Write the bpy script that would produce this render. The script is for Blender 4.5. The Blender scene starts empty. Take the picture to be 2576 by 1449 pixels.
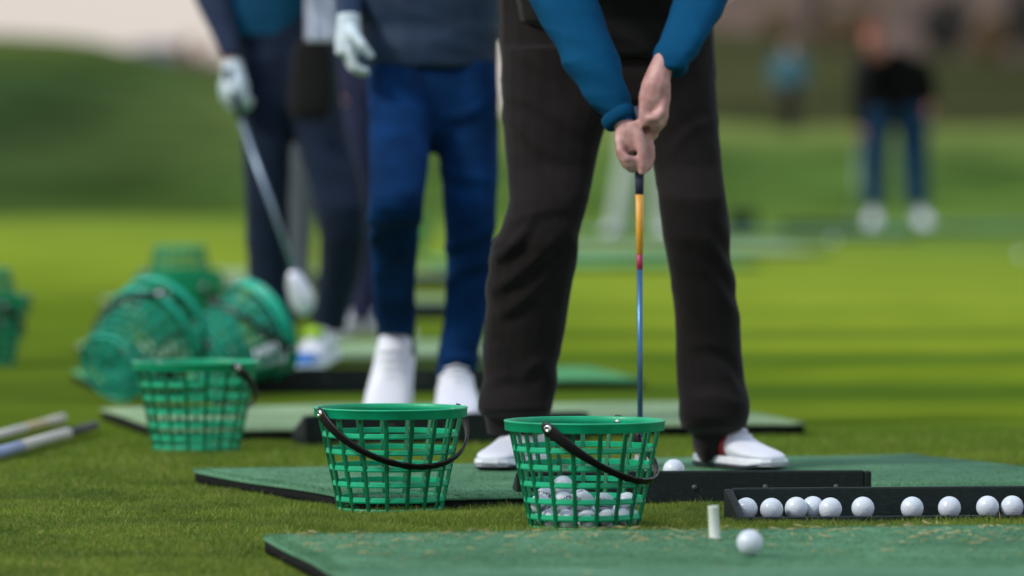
import bpy, bmesh, math, random
import numpy as np
from mathutils import Vector, Matrix, Quaternion, noise
random.seed(7); rng = np.random.default_rng(11)
scene = bpy.context.scene
COL = scene.collection
R = math.radians
PI = math.pi

# ------------------------------------------------------------------ camera
CAMH = 0.81
FPX = 200 / 36 * 1024
PITCH = math.atan((288 - 138) / FPX)
K = 2576 / 1024
cd = bpy.data.cameras.new('camera')
cam = bpy.data.objects.new('camera', cd); COL.objects.link(cam)
cam.location = (0, 0, CAMH); cam.rotation_euler = (PI / 2 - PITCH, 0, 0)
cd.lens = 200; cd.sensor_width = 36; cd.clip_start = 0.5; cd.clip_end = 9000
cd.dof.use_dof = True; cd.dof.focus_distance = 12.0; cd.dof.aperture_fstop = 2.5
scene.camera = cam
_F = Vector((0, math.cos(PITCH), -math.sin(PITCH))); _U = Vector((0, math.sin(PITCH), math.cos(PITCH))); _R = Vector((1, 0, 0))

def ray(x, y):                       # x, y on a 2576-wide frame
    px, py = x / K, y / K
    return _F + _R * ((px - 512) / FPX) + _U * ((288 - py) / FPX)
def P(x, y, Z):                      # the point at distance Z
    d = ray(x, y); return Vector((0, 0, CAMH)) + d * (Z / d.y)
def G(x, y, h=0.0):                  # the point on the level h
    d = ray(x, y); return Vector((0, 0, CAMH)) + d * ((h - CAMH) / d.z)
def M_(units, Z): return units / K / FPX * Z   # a width in metres

# ------------------------------------------------------------------ objects
def tag(o, label=None, cat=None, group=None, kind=None):
    if label: o['label'] = label
    if cat: o['category'] = cat
    if group: o['group'] = group
    if kind: o['kind'] = kind
    return o
def empty(name, loc=(0, 0, 0), rz=0.0):
    o = bpy.data.objects.new(name, None); COL.objects.link(o)
    o.empty_display_size = 0.05
    o.location = loc; o.rotation_euler = (0, 0, rz); return o
def link(name, me, mat=None, parent=None, smooth=True):
    o = bpy.data.objects.new(name, me); COL.objects.link(o)
    if mat and not me.materials: me.materials.append(mat)
    if smooth and len(me.polygons): me.polygons.foreach_set('use_smooth', [True] * len(me.polygons))
    if parent: o.parent = parent
    return o
class MB:
    def __init__(s): s.v = []; s.f = []
    def add(s, vs, fs):
        n = len(s.v); s.v += [Vector(v) for v in vs]; s.f += [tuple(i + n for i in f) for f in fs]
    def loft(s, rings, cap=True, closed=False):
        n = len(rings[0]); vs = [p for r in rings for p in r]; fs = []
        m = len(rings)
        for i in range(m if closed else m - 1):
            a, b = i * n, ((i + 1) % m) * n
            for j in range(n):
                k = (j + 1) % n; fs.append((a + j, a + k, b + k, b + j))
        if cap and not closed:
            fs.append(tuple(reversed(range(n)))); fs.append(tuple((m - 1) * n + j for j in range(n)))
        s.add(vs, fs)
    def tube(s, pts, rad, n=12, cap=True):
        pts = [Vector(p) for p in pts]; rings = []
        up = None
        for i, p in enumerate(pts):
            t = (pts[min(i + 1, len(pts) - 1)] - pts[max(i - 1, 0)]).normalized()
            if up is None:
                up = t.orthogonal().normalized()
            up = (up - t * up.dot(t)).normalized(); w = t.cross(up)
            r = rad[i] if hasattr(rad, '__len__') else rad
            rings.append([p + (up * math.cos(a) + w * math.sin(a)) * r for a in [2 * PI * k / n for k in range(n)]])
        s.loft(rings, cap)
    def ball(s, c, r, nu=16, nv=10, M=None):
        c = Vector(c); rr = (r, r, r) if not hasattr(r, '__len__') else r
        rings = []
        for i in range(nv + 1):
            a = -PI / 2 + PI * (i + 0.02 * (1 if i == 0 else -1 if i == nv else 0)) / nv
            ring = []
            for j in range(nu):
                b = 2 * PI * j / nu
                p = Vector((math.cos(a) * math.cos(b) * rr[0], math.cos(a) * math.sin(b) * rr[1], math.sin(a) * rr[2]))
                if M: p = M @ p
                ring.append(c + p)
            rings.append(ring)
        s.loft(rings)
    def box(s, x0, x1, y0, y1, z0, z1):
        s.add([(x0, y0, z0), (x1, y0, z0), (x1, y1, z0), (x0, y1, z0), (x0, y0, z1), (x1, y0, z1), (x1, y1, z1), (x0, y1, z1)],
              [(3, 2, 1, 0), (4, 5, 6, 7), (0, 1, 5, 4), (1, 2, 6, 5), (2, 3, 7, 6), (3, 0, 4, 7)])
    def mesh(s, name, base=None):
        me = bpy.data.meshes.new(name)
        b = Vector(base) if base is not None else Vector()
        me.from_pydata([tuple(v - b) for v in s.v], [], s.f); me.update(); return me
    def build(s, name, mat, parent=None, base=None, smooth=True):
        return link(name, s.mesh(name, base), mat, parent, smooth)
def bevel(o, w, seg=2):
    m = o.modifiers.new('bevel', 'BEVEL'); m.width = w; m.segments = seg; m.limit_method = 'ANGLE'; m.angle_limit = R(35)
def remesh(mb, name, vox, smooth=4, disp=None, base=None):
    me = mb.mesh(name + '_raw')
    bm = bmesh.new(); bm.from_mesh(me); bmesh.ops.recalc_face_normals(bm, faces=bm.faces); bm.to_mesh(me); bm.free()
    o = bpy.data.objects.new('tmp', me); COL.objects.link(o)
    m = o.modifiers.new('r', 'REMESH'); m.mode = 'VOXEL'; m.voxel_size = vox
    if smooth:
        k = o.modifiers.new('s', 'SMOOTH'); k.factor = 0.5; k.iterations = smooth
    dg = bpy.context.evaluated_depsgraph_get()
    out = bpy.data.meshes.new_from_object(o.evaluated_get(dg))
    bpy.data.objects.remove(o); bpy.data.meshes.remove(me)
    out.name = name
    n = len(out.vertices)
    co = np.empty(n * 3, np.float32); out.vertices.foreach_get('co', co); co = co.reshape(-1, 3)
    if disp:
        nr = np.empty(n * 3, np.float32); out.vertices.foreach_get('normal', nr); nr = nr.reshape(-1, 3)
        d = np.array([disp(Vector(c)) for c in co], np.float32)
        co = co + nr * d[:, None]
    if base is not None: co = co - np.array(base, np.float32)
    out.vertices.foreach_set('co', co.astype(np.float32).ravel()); out.update()
    return out

# ------------------------------------------------------------------ materials
def srgb(r, g, b):
    f = lambda c: (c / 255 / 12.92) if c / 255 <= 0.04045 else ((c / 255 + 0.055) / 1.055) ** 2.4
    return (f(r), f(g), f(b), 1)
class NT:
    def __init__(s, name):
        s.m = bpy.data.materials.new(name); s.m.use_nodes = True; s.t = s.m.node_tree; s.t.nodes.clear()
        s.out = s.n('ShaderNodeOutputMaterial')
    def n(s, typ, **kw):
        x = s.t.nodes.new(typ)
        for k, v in kw.items():
            if k in x.inputs.keys(): x.inputs[k].default_value = v
            else: setattr(x, k, v)
        return x
    def l(s, a, b): s.t.links.new(a, b)
    def coord(s, kind='Object', scale=(1, 1, 1), rot=(0, 0, 0)):
        c = s.n('ShaderNodeTexCoord'); m = s.n('ShaderNodeMapping')
        m.inputs['Scale'].default_value = scale; m.inputs['Rotation'].default_value = rot
        s.l(c.outputs[kind], m.inputs['Vector']); return m.outputs['Vector']
    def noise(s, vec, scale, detail=4, rough=0.55):
        x = s.n('ShaderNodeTexNoise'); x.inputs['Scale'].default_value = scale; x.inputs['Detail'].default_value = detail
        x.inputs['Roughness'].default_value = rough; s.l(vec, x.inputs['Vector']); return x.outputs['Fac']
    def ramp(s, fac, stops):
        r = s.n('ShaderNodeValToRGB'); e = r.color_ramp.elements
        while len(e) < len(stops): e.new(0.5)
        for i, (p, c) in enumerate(stops): e[i].position = p; e[i].color = c if len(c) == 4 else (*c, 1)
        s.l(fac, r.inputs['Fac']); return r.outputs['Color']
    def mix(s, fac, a, b, mode='MIX'):
        x = s.n('ShaderNodeMix', data_type='RGBA'); x.blend_type = mode
        for i, v in ((0, fac), (6, a), (7, b)):
            if hasattr(v, 'is_linked') or hasattr(v, 'links'): s.l(v, x.inputs[i])
            else: x.inputs[i].default_value = v if i == 0 else (v if len(v) == 4 else (*v, 1))
        return x.outputs[2]
    def bsdf(s, color, rough=0.6, spec=0.5, bump=None, bstr=0.3, bdist=0.002, **kw):
        b = s.n('ShaderNodeBsdfPrincipled')
        if hasattr(color, 'links'): s.l(color, b.inputs['Base Color'])
        else: b.inputs['Base Color'].default_value = color if len(color) == 4 else (*color, 1)
        if hasattr(rough, 'links'): s.l(rough, b.inputs['Roughness'])
        else: b.inputs['Roughness'].default_value = rough
        b.inputs['Specular IOR Level'].default_value = spec
        for k, v in kw.items(): b.inputs[k.replace('_', ' ')].default_value = v
        if bump is not None:
            u = s.n('ShaderNodeBump'); u.inputs['Strength'].default_value = bstr; u.inputs['Distance'].default_value = bdist
            s.l(bump, u.inputs['Height']); s.l(u.outputs['Normal'], b.inputs['Normal'])
        s.l(b.outputs['BSDF'], s.out.inputs['Surface']); return b
def cloth(name, col, rough=0.85, var=0.25, weave=900, sheen=0.0, spec=0.08):
    t = NT(name); v = t.coord()
    n1 = t.noise(v, 9, 4); c = Vector(col[:3])
    cc = t.ramp(n1, [(0.25, tuple(c * (1 - var))), (0.75, tuple(c * (1 + var)))])
    n2 = t.noise(v, weave, 2)
    t.bsdf(cc, rough, spec, bump=n2, bstr=0.25, bdist=0.001, Sheen_Weight=sheen)
    return t.m
def plain(name, col, rough=0.5, spec=0.5, **kw):
    t = NT(name); v = t.coord(); n1 = t.noise(v, 40, 5); c = Vector(col[:3])
    cc = t.ramp(n1, [(0.2, tuple(c * 0.88)), (0.8, tuple(c * 1.1))])
    t.bsdf(cc, rough, spec, **kw); return t.m

def mat_plastic(name, c1, c2, c3):
    t = NT(name); v = t.coord('Object')
    big = t.noise(v, 14, 4); fine = t.noise(v, 160, 5, 0.7)
    col = t.ramp(big, [(0.3, c1), (0.7, c2)])
    scuff = t.ramp(fine, [(0.60, (0, 0, 0, 1)), (0.78, (0.55, 0.55, 0.55, 1))])
    bw = t.n('ShaderNodeRGBToBW'); t.l(scuff, bw.inputs[0])
    col = t.mix(bw.outputs[0], col, c3)
    rg = t.ramp(fine, [(0.3, (0.30,) * 3), (0.75, (0.55,) * 3)])
    t.bsdf(col, rg, 0.35, bump=fine, bstr=0.12, bdist=0.002, Subsurface_Weight=0.05, Subsurface_Radius=(0.002, 0.008, 0.004), Subsurface_Scale=0.3)
    return t.m
GREEN = mat_plastic('green_plastic', (0.0012, 0.27, 0.120, 1), (0.002, 0.39, 0.190, 1), (0.03, 0.52, 0.33, 1))
GREEN_RIB = mat_plastic('thick_green_plastic', (0.001, 0.095, 0.036, 1), (0.001, 0.150, 0.060, 1), (0.006, 0.24, 0.11, 1))
BLACKP = plain('black_plastic', (0.005, 0.0045, 0.006), 0.36, 0.28)
CHROME = plain('steel', (0.62, 0.63, 0.65), 0.22, 0.5, Metallic=1.0)

def mat_turf(name, a, b):
    t = NT(name); v = t.coord('Object')
    n1 = t.noise(v, 5, 5, 0.6); n2 = t.noise(v, 90, 5, 0.7); n3 = t.noise(v, 420, 3, 0.7)
    n0 = t.noise(v, 1.3, 3); n4 = t.noise(v, 2.6, 5, 0.7); wear = t.ramp(n4, [(0.56, (0, 0, 0, 1)), (0.72, (1, 1, 1, 1))]); c = t.ramp(n1, [(0.3, a), (0.7, b)])
    c = t.mix(0.55, c, t.ramp(n0, [(0.32, (0.28, 0.30, 0.28, 1)), (0.68, (0.72, 0.69, 0.68, 1))]), 'OVERLAY')
    c = t.mix(0.75, c, t.ramp(n2, [(0.3, (0.35, 0.35, 0.35, 1)), (0.7, (0.75, 0.75, 0.75, 1))]), 'OVERLAY')
    wb = t.n('ShaderNodeRGBToBW'); t.l(wear, wb.inputs[0]); wm = t.n('ShaderNodeMath', operation='MULTIPLY'); t.l(wb.outputs[0], wm.inputs[0]); wm.inputs[1].default_value = 0.5
    c = t.mix(wm.outputs[0], c, tuple(min(1, q * 1.35 + .02) for q in b[:3]))
    m = t.n('ShaderNodeMath', operation='ADD'); t.l(n2, m.inputs[0]); t.l(n3, m.inputs[1])
    t.bsdf(c, 0.9, 0.04, bump=m.outputs[0], bstr=0.8, bdist=0.006, Sheen_Weight=0.05)
    return t.m
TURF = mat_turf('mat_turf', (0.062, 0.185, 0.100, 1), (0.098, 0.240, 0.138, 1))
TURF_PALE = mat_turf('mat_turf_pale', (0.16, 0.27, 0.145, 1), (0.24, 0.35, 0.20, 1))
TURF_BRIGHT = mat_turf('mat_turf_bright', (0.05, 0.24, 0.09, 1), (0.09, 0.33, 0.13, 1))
RUBBER = plain('black_rubber', (0.005, 0.006, 0.006), 0.8, 0.1)
t = NT('tray_rubber'); v_ = t.coord('Object', (1, 1, 2.5)); d_ = t.noise(v_, 55, 6, 0.75); e_ = t.noise(v_, 6, 4)
c_ = t.ramp(d_, [(0.50, (0.0035, 0.010, 0.009, 1)), (0.66, (0.012, 0.022, 0.019, 1)), (0.80, (0.06, 0.07, 0.055, 1))])
c_ = t.mix(0.6, c_, t.ramp(e_, [(0.35, (0.30,) * 3), (0.7, (0.66,) * 3)]), 'OVERLAY')
t.bsdf(c_, t.ramp(d_, [(0.3, (0.45,) * 3), (0.7, (0.75,) * 3)]), 0.22, bump=d_, bstr=0.2, bdist=0.002); TRAYM = t.m

def mat_blades(name, stops, rough=0.55, pn=3.5, pa=0.75):
    t = NT(name); g = t.n('ShaderNodeNewGeometry')
    v = t.coord('Object'); n = t.noise(v, pn, 4, 0.65)
    c = t.ramp(g.outputs['Random Per Island'], stops)
    c = t.mix(pa, c, t.ramp(n, [(0.32, (0.26, 0.31, 0.28, 1)), (0.68, (0.78, 0.73, 0.62, 1))]), 'OVERLAY')
    b = t.bsdf(c, rough, 0.25)
    tr = t.n('ShaderNodeBsdfTranslucent'); t.l(c, tr.inputs['Color'])
    mx = t.n('ShaderNodeMixShader'); mx.inputs[0].default_value = 0.35
    t.l(b.outputs[0], mx.inputs[1]); t.l(tr.outputs[0], mx.inputs[2]); t.l(mx.outputs[0], t.out.inputs['Surface'])
    return t.m
GRASS = mat_blades('grass_blades', [(0.0, (0.066, 0.120, 0.013, 1)), (0.45, (0.122, 0.205, 0.022, 1)), (0.84, (0.185, 0.270, 0.036, 1)), (0.94, (0.28, 0.28, 0.07, 1)), (1.0, (0.38, 0.31, 0.14, 1))])
PILE = mat_blades('turf_fibres', pn=2.4, pa=0.6, stops= [(0.0, (0.05, 0.165, 0.088, 1)), (0.5, (0.086, 0.225, 0.130, 1)), (0.92, (0.14, 0.30, 0.185, 1)), (1.0, (0.27, 0.36, 0.20, 1))], rough=0.75)
STRAW = mat_blades('straw', [(0.0, (0.36, 0.32, 0.15, 1)), (0.6, (0.58, 0.52, 0.32, 1)), (1.0, (0.22, 0.30, 0.07, 1))])

def mat_ground():
    t = NT('tee_grass'); tc = t.n('ShaderNodeTexCoord'); sep = t.n('ShaderNodeSeparateXYZ'); t.l(tc.outputs['Object'], sep.inputs[0])
    v1 = t.coord('Object', (0.35, 0.12, 1)); v2 = t.coord('Object')
    n1 = t.noise(v1, 1.0, 4); n2 = t.noise(v2, 2.2, 5); n3 = t.noise(v2, 60, 4, 0.7)
    # turf colour by distance: darker in front, brighter beyond, darker again far off
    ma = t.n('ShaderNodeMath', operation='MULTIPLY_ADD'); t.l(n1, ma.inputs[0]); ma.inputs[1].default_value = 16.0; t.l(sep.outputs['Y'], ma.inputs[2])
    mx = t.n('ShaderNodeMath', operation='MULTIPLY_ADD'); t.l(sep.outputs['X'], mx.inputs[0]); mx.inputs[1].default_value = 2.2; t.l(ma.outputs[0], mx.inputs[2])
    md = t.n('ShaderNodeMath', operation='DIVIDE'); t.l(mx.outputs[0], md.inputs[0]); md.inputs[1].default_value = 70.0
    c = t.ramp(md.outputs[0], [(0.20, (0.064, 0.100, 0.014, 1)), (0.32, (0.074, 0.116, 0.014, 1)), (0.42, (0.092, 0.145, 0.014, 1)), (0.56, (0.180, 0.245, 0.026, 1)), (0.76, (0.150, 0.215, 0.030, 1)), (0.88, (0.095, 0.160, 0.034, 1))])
    c = t.mix(0.5, c, t.ramp(n2, [(0.3, (0.36, 0.38, 0.36, 1)), (0.7, (0.68, 0.66, 0.6, 1))]), 'OVERLAY')
    c = t.mix(0.35, c, t.ramp(n3, [(0.3, (0.3, 0.3, 0.3, 1)), (0.7, (0.7, 0.7, 0.7, 1))]), 'OVERLAY')
    sn = t.n('ShaderNodeMath', operation='MULTIPLY_ADD'); t.l(n1, sn.inputs[0]); sn.inputs[1].default_value = 3.5; ph = t.n('ShaderNodeMath', operation='MULTIPLY'); t.l(sep.outputs['Y'], ph.inputs[0]); ph.inputs[1].default_value = 2.25; t.l(ph.outputs[0], sn.inputs[2])
    ss = t.n('ShaderNodeMath', operation='SINE'); t.l(sn.outputs[0], ss.inputs[0])
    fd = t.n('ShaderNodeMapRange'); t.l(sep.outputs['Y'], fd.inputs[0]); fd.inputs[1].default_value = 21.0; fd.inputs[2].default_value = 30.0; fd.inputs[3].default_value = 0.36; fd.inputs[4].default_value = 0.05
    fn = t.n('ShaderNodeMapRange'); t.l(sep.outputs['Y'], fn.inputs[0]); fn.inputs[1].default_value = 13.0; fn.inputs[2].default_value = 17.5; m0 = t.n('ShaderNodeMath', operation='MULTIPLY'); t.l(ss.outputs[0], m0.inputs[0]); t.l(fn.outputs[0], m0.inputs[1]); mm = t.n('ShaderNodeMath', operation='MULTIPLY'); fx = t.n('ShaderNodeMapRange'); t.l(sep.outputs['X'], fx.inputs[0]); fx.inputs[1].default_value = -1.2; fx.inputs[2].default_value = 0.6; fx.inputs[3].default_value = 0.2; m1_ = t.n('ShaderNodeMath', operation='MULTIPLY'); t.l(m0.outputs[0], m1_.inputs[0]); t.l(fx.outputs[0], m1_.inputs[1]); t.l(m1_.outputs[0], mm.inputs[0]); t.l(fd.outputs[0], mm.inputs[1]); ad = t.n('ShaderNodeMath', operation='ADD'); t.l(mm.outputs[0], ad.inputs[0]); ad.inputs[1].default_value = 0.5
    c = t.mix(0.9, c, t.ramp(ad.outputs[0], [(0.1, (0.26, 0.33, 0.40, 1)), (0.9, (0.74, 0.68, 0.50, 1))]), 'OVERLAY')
    t.bsdf(c, 0.95, 0.0, bump=n3, bstr=0.6, bdist=0.01)
    return t.m
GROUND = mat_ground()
def mat_hill(name, stops, scale, detail=5, mapping=(1, 1, 1)):
    t = NT(name); v = t.coord('Object', mapping); n = t.noise(v, scale, detail, 0.6)
    c = t.ramp(n, stops); f = t.noise(t.coord('Object'), scale * 14, 4)
    t.bsdf(c, 0.95, 0.0, bump=f, bstr=0.5, bdist=0.3); return t.m

def mat_ball():
    t = NT('golf_ball_white'); v = t.coord('Object'); vo = t.n('ShaderNodeTexVoronoi'); vo.inputs['Scale'].default_value = 260
    t.l(v, vo.inputs['Vector']); d = t.noise(v, 45, 4, 0.6)
    c = t.ramp(d, [(0.35, (0.49, 0.56, 0.62, 1)), (0.62, (0.57, 0.63, 0.69, 1)), (0.80, (0.40, 0.44, 0.45, 1))])
    t.bsdf(c, 0.28, 0.5, bump=vo.outputs['Distance'], bstr=0.35, bdist=0.0012); return t.m
BALL = mat_ball()
INK = plain('black_ink', (0.02, 0.02, 0.03), 0.5)
WHITE_LEATHER = cloth('white_leather', (0.60, 0.63, 0.70), 0.42, 0.05, 300, 0.0, 0.4)
SOLE_DARK = plain('dark_sole', (0.02, 0.025, 0.035), 0.6)
SOLE_WHITE = plain('white_sole', (0.66, 0.70, 0.76), 0.5)
RED = plain('red_patch', (0.28, 0.012, 0.02), 0.5)
LIME = plain('lime_tongue', (0.30, 0.52, 0.02), 0.6)
BLUE = plain('blue_toe', (0.03, 0.15, 0.48), 0.5)
def mat_skin(name, a, b):
    t = NT(name); v = t.coord(); n = t.noise(v, 28, 4)
    c = t.ramp(n, [(0.3, a), (0.7, b)])
    t.bsdf(c, 0.5, 0.35, Subsurface_Weight=0.2, Subsurface_Radius=(0.02, 0.008, 0.005), Subsurface_Scale=0.3); return t.m
SKIN = mat_skin('skin', (0.34, 0.165, 0.145, 1), (0.50, 0.305, 0.285, 1))
SKIN2 = mat_skin('skin_ruddy', (0.36, 0.13, 0.11, 1), (0.46, 0.20, 0.17, 1))
HAIR = cloth('dark_hair', (0.03, 0.02, 0.015)); HAIR_R = cloth('auburn_hair', (0.20, 0.07, 0.05))
GLOVE = cloth('white_glove', (0.50, 0.60, 0.66), 0.6, 0.06, 400, 0.05)

# ------------------------------------------------------------------ world and sun
w = bpy.data.worlds.new('World'); scene.world = w; w.use_nodes = True
nt = w.node_tree; nt.nodes.clear()
wo = nt.nodes.new('ShaderNodeOutputWorld'); bg = nt.nodes.new('ShaderNodeBackground'); bg.inputs['Strength'].default_value = 0.1
sky = nt.nodes.new('ShaderNodeTexSky'); sky.sky_type = 'NISHITA'; sky.sun_disc = False
SUN_EL, SUN_AZ = R(40), R(-116)           # azimuth from +Y towards +X
sky.sun_elevation = SUN_EL; sky.sun_rotation = SUN_AZ
tc = nt.nodes.new('ShaderNodeTexCoord'); sp = nt.nodes.new('ShaderNodeSeparateXYZ'); nt.links.new(tc.outputs['Generated'], sp.inputs[0])
nz = nt.nodes.new('ShaderNodeTexNoise'); nz.inputs['Scale'].default_value = 2.5; nz.inputs['Detail'].default_value = 5; nt.links.new(tc.outputs['Generated'], nz.inputs['Vector'])
cr = nt.nodes.new('ShaderNodeValToRGB'); nt.links.new(sp.outputs['Z'], cr.inputs['Fac'])
e = cr.color_ramp.elements; e[0].position = 0.0; e[0].color = (0.86, 0.765, 0.70, 1); e[1].position = 0.6; e[1].color = (0.86, 1.00, 1.26, 1)
x = e.new(0.10); x.color = (0.88, 0.81, 0.775, 1); x = e.new(0.30); x.color = (0.92, 0.97, 1.08, 1)
vm = nt.nodes.new('ShaderNodeMix'); vm.data_type = 'RGBA'; vm.blend_type = 'MULTIPLY'; vm.inputs[0].default_value = 1.0
nt.links.new(cr.outputs[0], vm.inputs[6])
cr2 = nt.nodes.new('ShaderNodeValToRGB'); nt.links.new(nz.outputs['Fac'], cr2.inputs['Fac'])
cr2.color_ramp.elements[0].position = 0.3; cr2.color_ramp.elements[0].color = (8.2, 8.2, 8.2, 1); cr2.color_ramp.elements[1].position = 0.75; cr2.color_ramp.elements[1].color = (10.6, 10.6, 10.6, 1)
nt.links.new(cr2.outputs[0], vm.inputs[7])
mx = nt.nodes.new('ShaderNodeMix'); mx.data_type = 'RGBA'; mx.inputs[0].default_value = 0.9
nt.links.new(sky.outputs[0], mx.inputs[6]); nt.links.new(vm.outputs[2], mx.inputs[7])
nt.links.new(mx.outputs[2], bg.inputs['Color']); nt.links.new(bg.outputs[0], wo.inputs['Surface'])
sl = bpy.data.lights.new('sun', 'SUN'); sl.energy = 3.0; sl.angle = R(11); sl.color = (1.0, 0.93, 0.84)
so = bpy.data.objects.new('sun', sl); COL.objects.link(so)
sdir = Vector((math.sin(SUN_AZ) * math.cos(SUN_EL), math.cos(SUN_AZ) * math.cos(SUN_EL), math.sin(SUN_EL)))
so.rotation_euler = sdir.to_track_quat('Z', 'Y').to_euler(); so.location = (0, 0, 30)
scene.view_settings.view_transform = 'Standard'; scene.view_settings.look = 'None'
scene.view_settings.exposure = 0.0; scene.view_settings.gamma = 1.0

# ------------------------------------------------------------------ ground and hills
gb = MB()
ys = [-400, -60, 0, 5, 10, 15, 20, 30, 45, 70, 120, 250, 600, 1500, 4000]; xs = [-3000, -600, -150, -40, -10, 0, 10, 40, 150, 600, 3000]
gb.add([(a, b, 0) for b in ys for a in xs], [(j * len(xs) + i, j * len(xs) + i + 1, (j + 1) * len(xs) + i + 1, (j + 1) * len(xs) + i) for j in range(len(ys) - 1) for i in range(len(xs) - 1)])
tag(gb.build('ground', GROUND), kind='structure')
def interp(tab, x):
    if x <= tab[0][0]: return tab[0][1]
    for (a, b), (c, d) in zip(tab, tab[1:]):
        if x <= c:
            s = (x - a) / (c - a); s = s * s * (3 - 2 * s); return b + (d - b) * s
    return tab[-1][1]
HILLS = {}
def hill(name, Y0, Y1, Y2, crest, mat, x0, x1, nx=90, rough=0.0, power=1.0):
    HILLS[name] = (Y0, Y1, crest)
    mb = MB(); vs = []; rows = []
    for k in range(25): s = k / 24; rows.append((Y0 + (Y1 - Y0) * s, s))
    for k in range(1, 7): s = k / 6; rows.append((Y1 + (Y2 - Y1) * s, 1 - s))
    for Y, s in rows:
        for i in range(nx + 1):
            px = x0 + (x1 - x0) * i / nx
            X = (px - 512) / FPX * Y1
            zc = CAMH + (138 - interp(crest, px)) / FPX * Y1
            ss = s ** power if Y <= Y1 else s * s * (3 - 2 * s)
            z = zc * ss - 0.12 * (1 - s) + rough * s * noise.fractal(Vector((X * 0.05, Y * 0.05, 3)), 1, 2, 4)
            vs.append((X, Y, z))
    m = nx + 1
    mb.add(vs, [(j * m + i, j * m + i + 1, (j + 1) * m + i + 1, (j + 1) * m + i) for j in range(len(rows) - 1) for i in range(nx)])
    return tag(mb.build(name, mat), kind='structure')
def hill_z(name, px, Y, power=1.0):
    Y0, Y1, crest = HILLS[name]; s = (Y - Y0) / (Y1 - Y0)
    return (CAMH + (138 - interp(crest, px)) / FPX * Y1) * s ** power - 0.12 * (1 - s)
t = NT('hillside_grass'); tc = t.n('ShaderNodeTexCoord'); sp = t.n('ShaderNodeSeparateXYZ'); t.l(tc.outputs['Object'], sp.inputs[0])
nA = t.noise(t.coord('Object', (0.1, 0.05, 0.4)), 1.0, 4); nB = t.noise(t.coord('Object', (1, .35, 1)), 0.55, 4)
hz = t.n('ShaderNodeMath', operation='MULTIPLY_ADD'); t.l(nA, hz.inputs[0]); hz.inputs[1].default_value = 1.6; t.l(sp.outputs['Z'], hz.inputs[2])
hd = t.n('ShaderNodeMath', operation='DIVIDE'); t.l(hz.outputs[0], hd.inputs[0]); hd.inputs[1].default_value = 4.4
left = t.ramp(hd.outputs[0], [(0.12, (0.022, 0.036, 0.010, 1)), (0.35, (0.028, 0.052, 0.018, 1)), (0.58, (0.034, 0.064, 0.020, 1)), (0.80, (0.075, 0.105, 0.026, 1)), (0.97, (0.062, 0.072, 0.016, 1))])  # grass colour by height: darker at the foot, lighter towards the crest
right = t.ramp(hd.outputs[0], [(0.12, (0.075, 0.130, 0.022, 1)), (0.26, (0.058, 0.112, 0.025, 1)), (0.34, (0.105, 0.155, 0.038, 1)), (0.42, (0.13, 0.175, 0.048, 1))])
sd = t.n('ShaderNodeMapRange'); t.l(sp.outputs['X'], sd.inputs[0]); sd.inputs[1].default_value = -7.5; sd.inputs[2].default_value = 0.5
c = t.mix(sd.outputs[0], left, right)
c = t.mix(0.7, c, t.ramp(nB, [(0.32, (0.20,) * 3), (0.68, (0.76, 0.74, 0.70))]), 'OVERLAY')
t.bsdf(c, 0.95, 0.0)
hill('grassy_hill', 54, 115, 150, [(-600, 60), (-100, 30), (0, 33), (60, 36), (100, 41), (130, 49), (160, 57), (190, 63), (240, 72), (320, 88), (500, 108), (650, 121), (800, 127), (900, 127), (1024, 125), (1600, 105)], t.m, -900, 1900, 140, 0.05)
hill('wooded_hill', 152, 450, 520, [(440, 137), (520, 104), (600, 62), (690, 30), (730, 31), (780, 39), (850, 49), (960, 56), (1024, 62), (1500, 50), (2000, 40)],
     mat_hill('rough_heath', [(0.3, (0.025, 0.029, 0.012, 1)), (0.5, (0.040, 0.045, 0.018, 1)), (0.7, (0.060, 0.064, 0.028, 1))], 0.05, 5, (1, 0.4, 1)), 440, 2000, 80, 0.3)
hill('mountain', 700, 1500, 1900, [(560, 110), (620, 40), (700, -12), (780, -34), (900, -60), (1024, -110), (1500, -160), (2200, -90)],
     mat_hill('brown_mountain', [(0.35, (0.055, 0.042, 0.035, 1)), (0.55, (0.105, 0.077, 0.062, 1)), (0.7, (0.15, 0.105, 0.08, 1))], 0.018, 5), 560, 2200, 60, 4)
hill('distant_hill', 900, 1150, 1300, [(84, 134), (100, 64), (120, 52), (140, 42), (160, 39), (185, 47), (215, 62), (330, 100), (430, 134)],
     mat_hill('blue_grey_hill', [(0.3, (0.085, 0.085, 0.105, 1)), (0.7, (0.12, 0.12, 0.14, 1))], 0.02), 84, 430, 50, 2)

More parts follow.
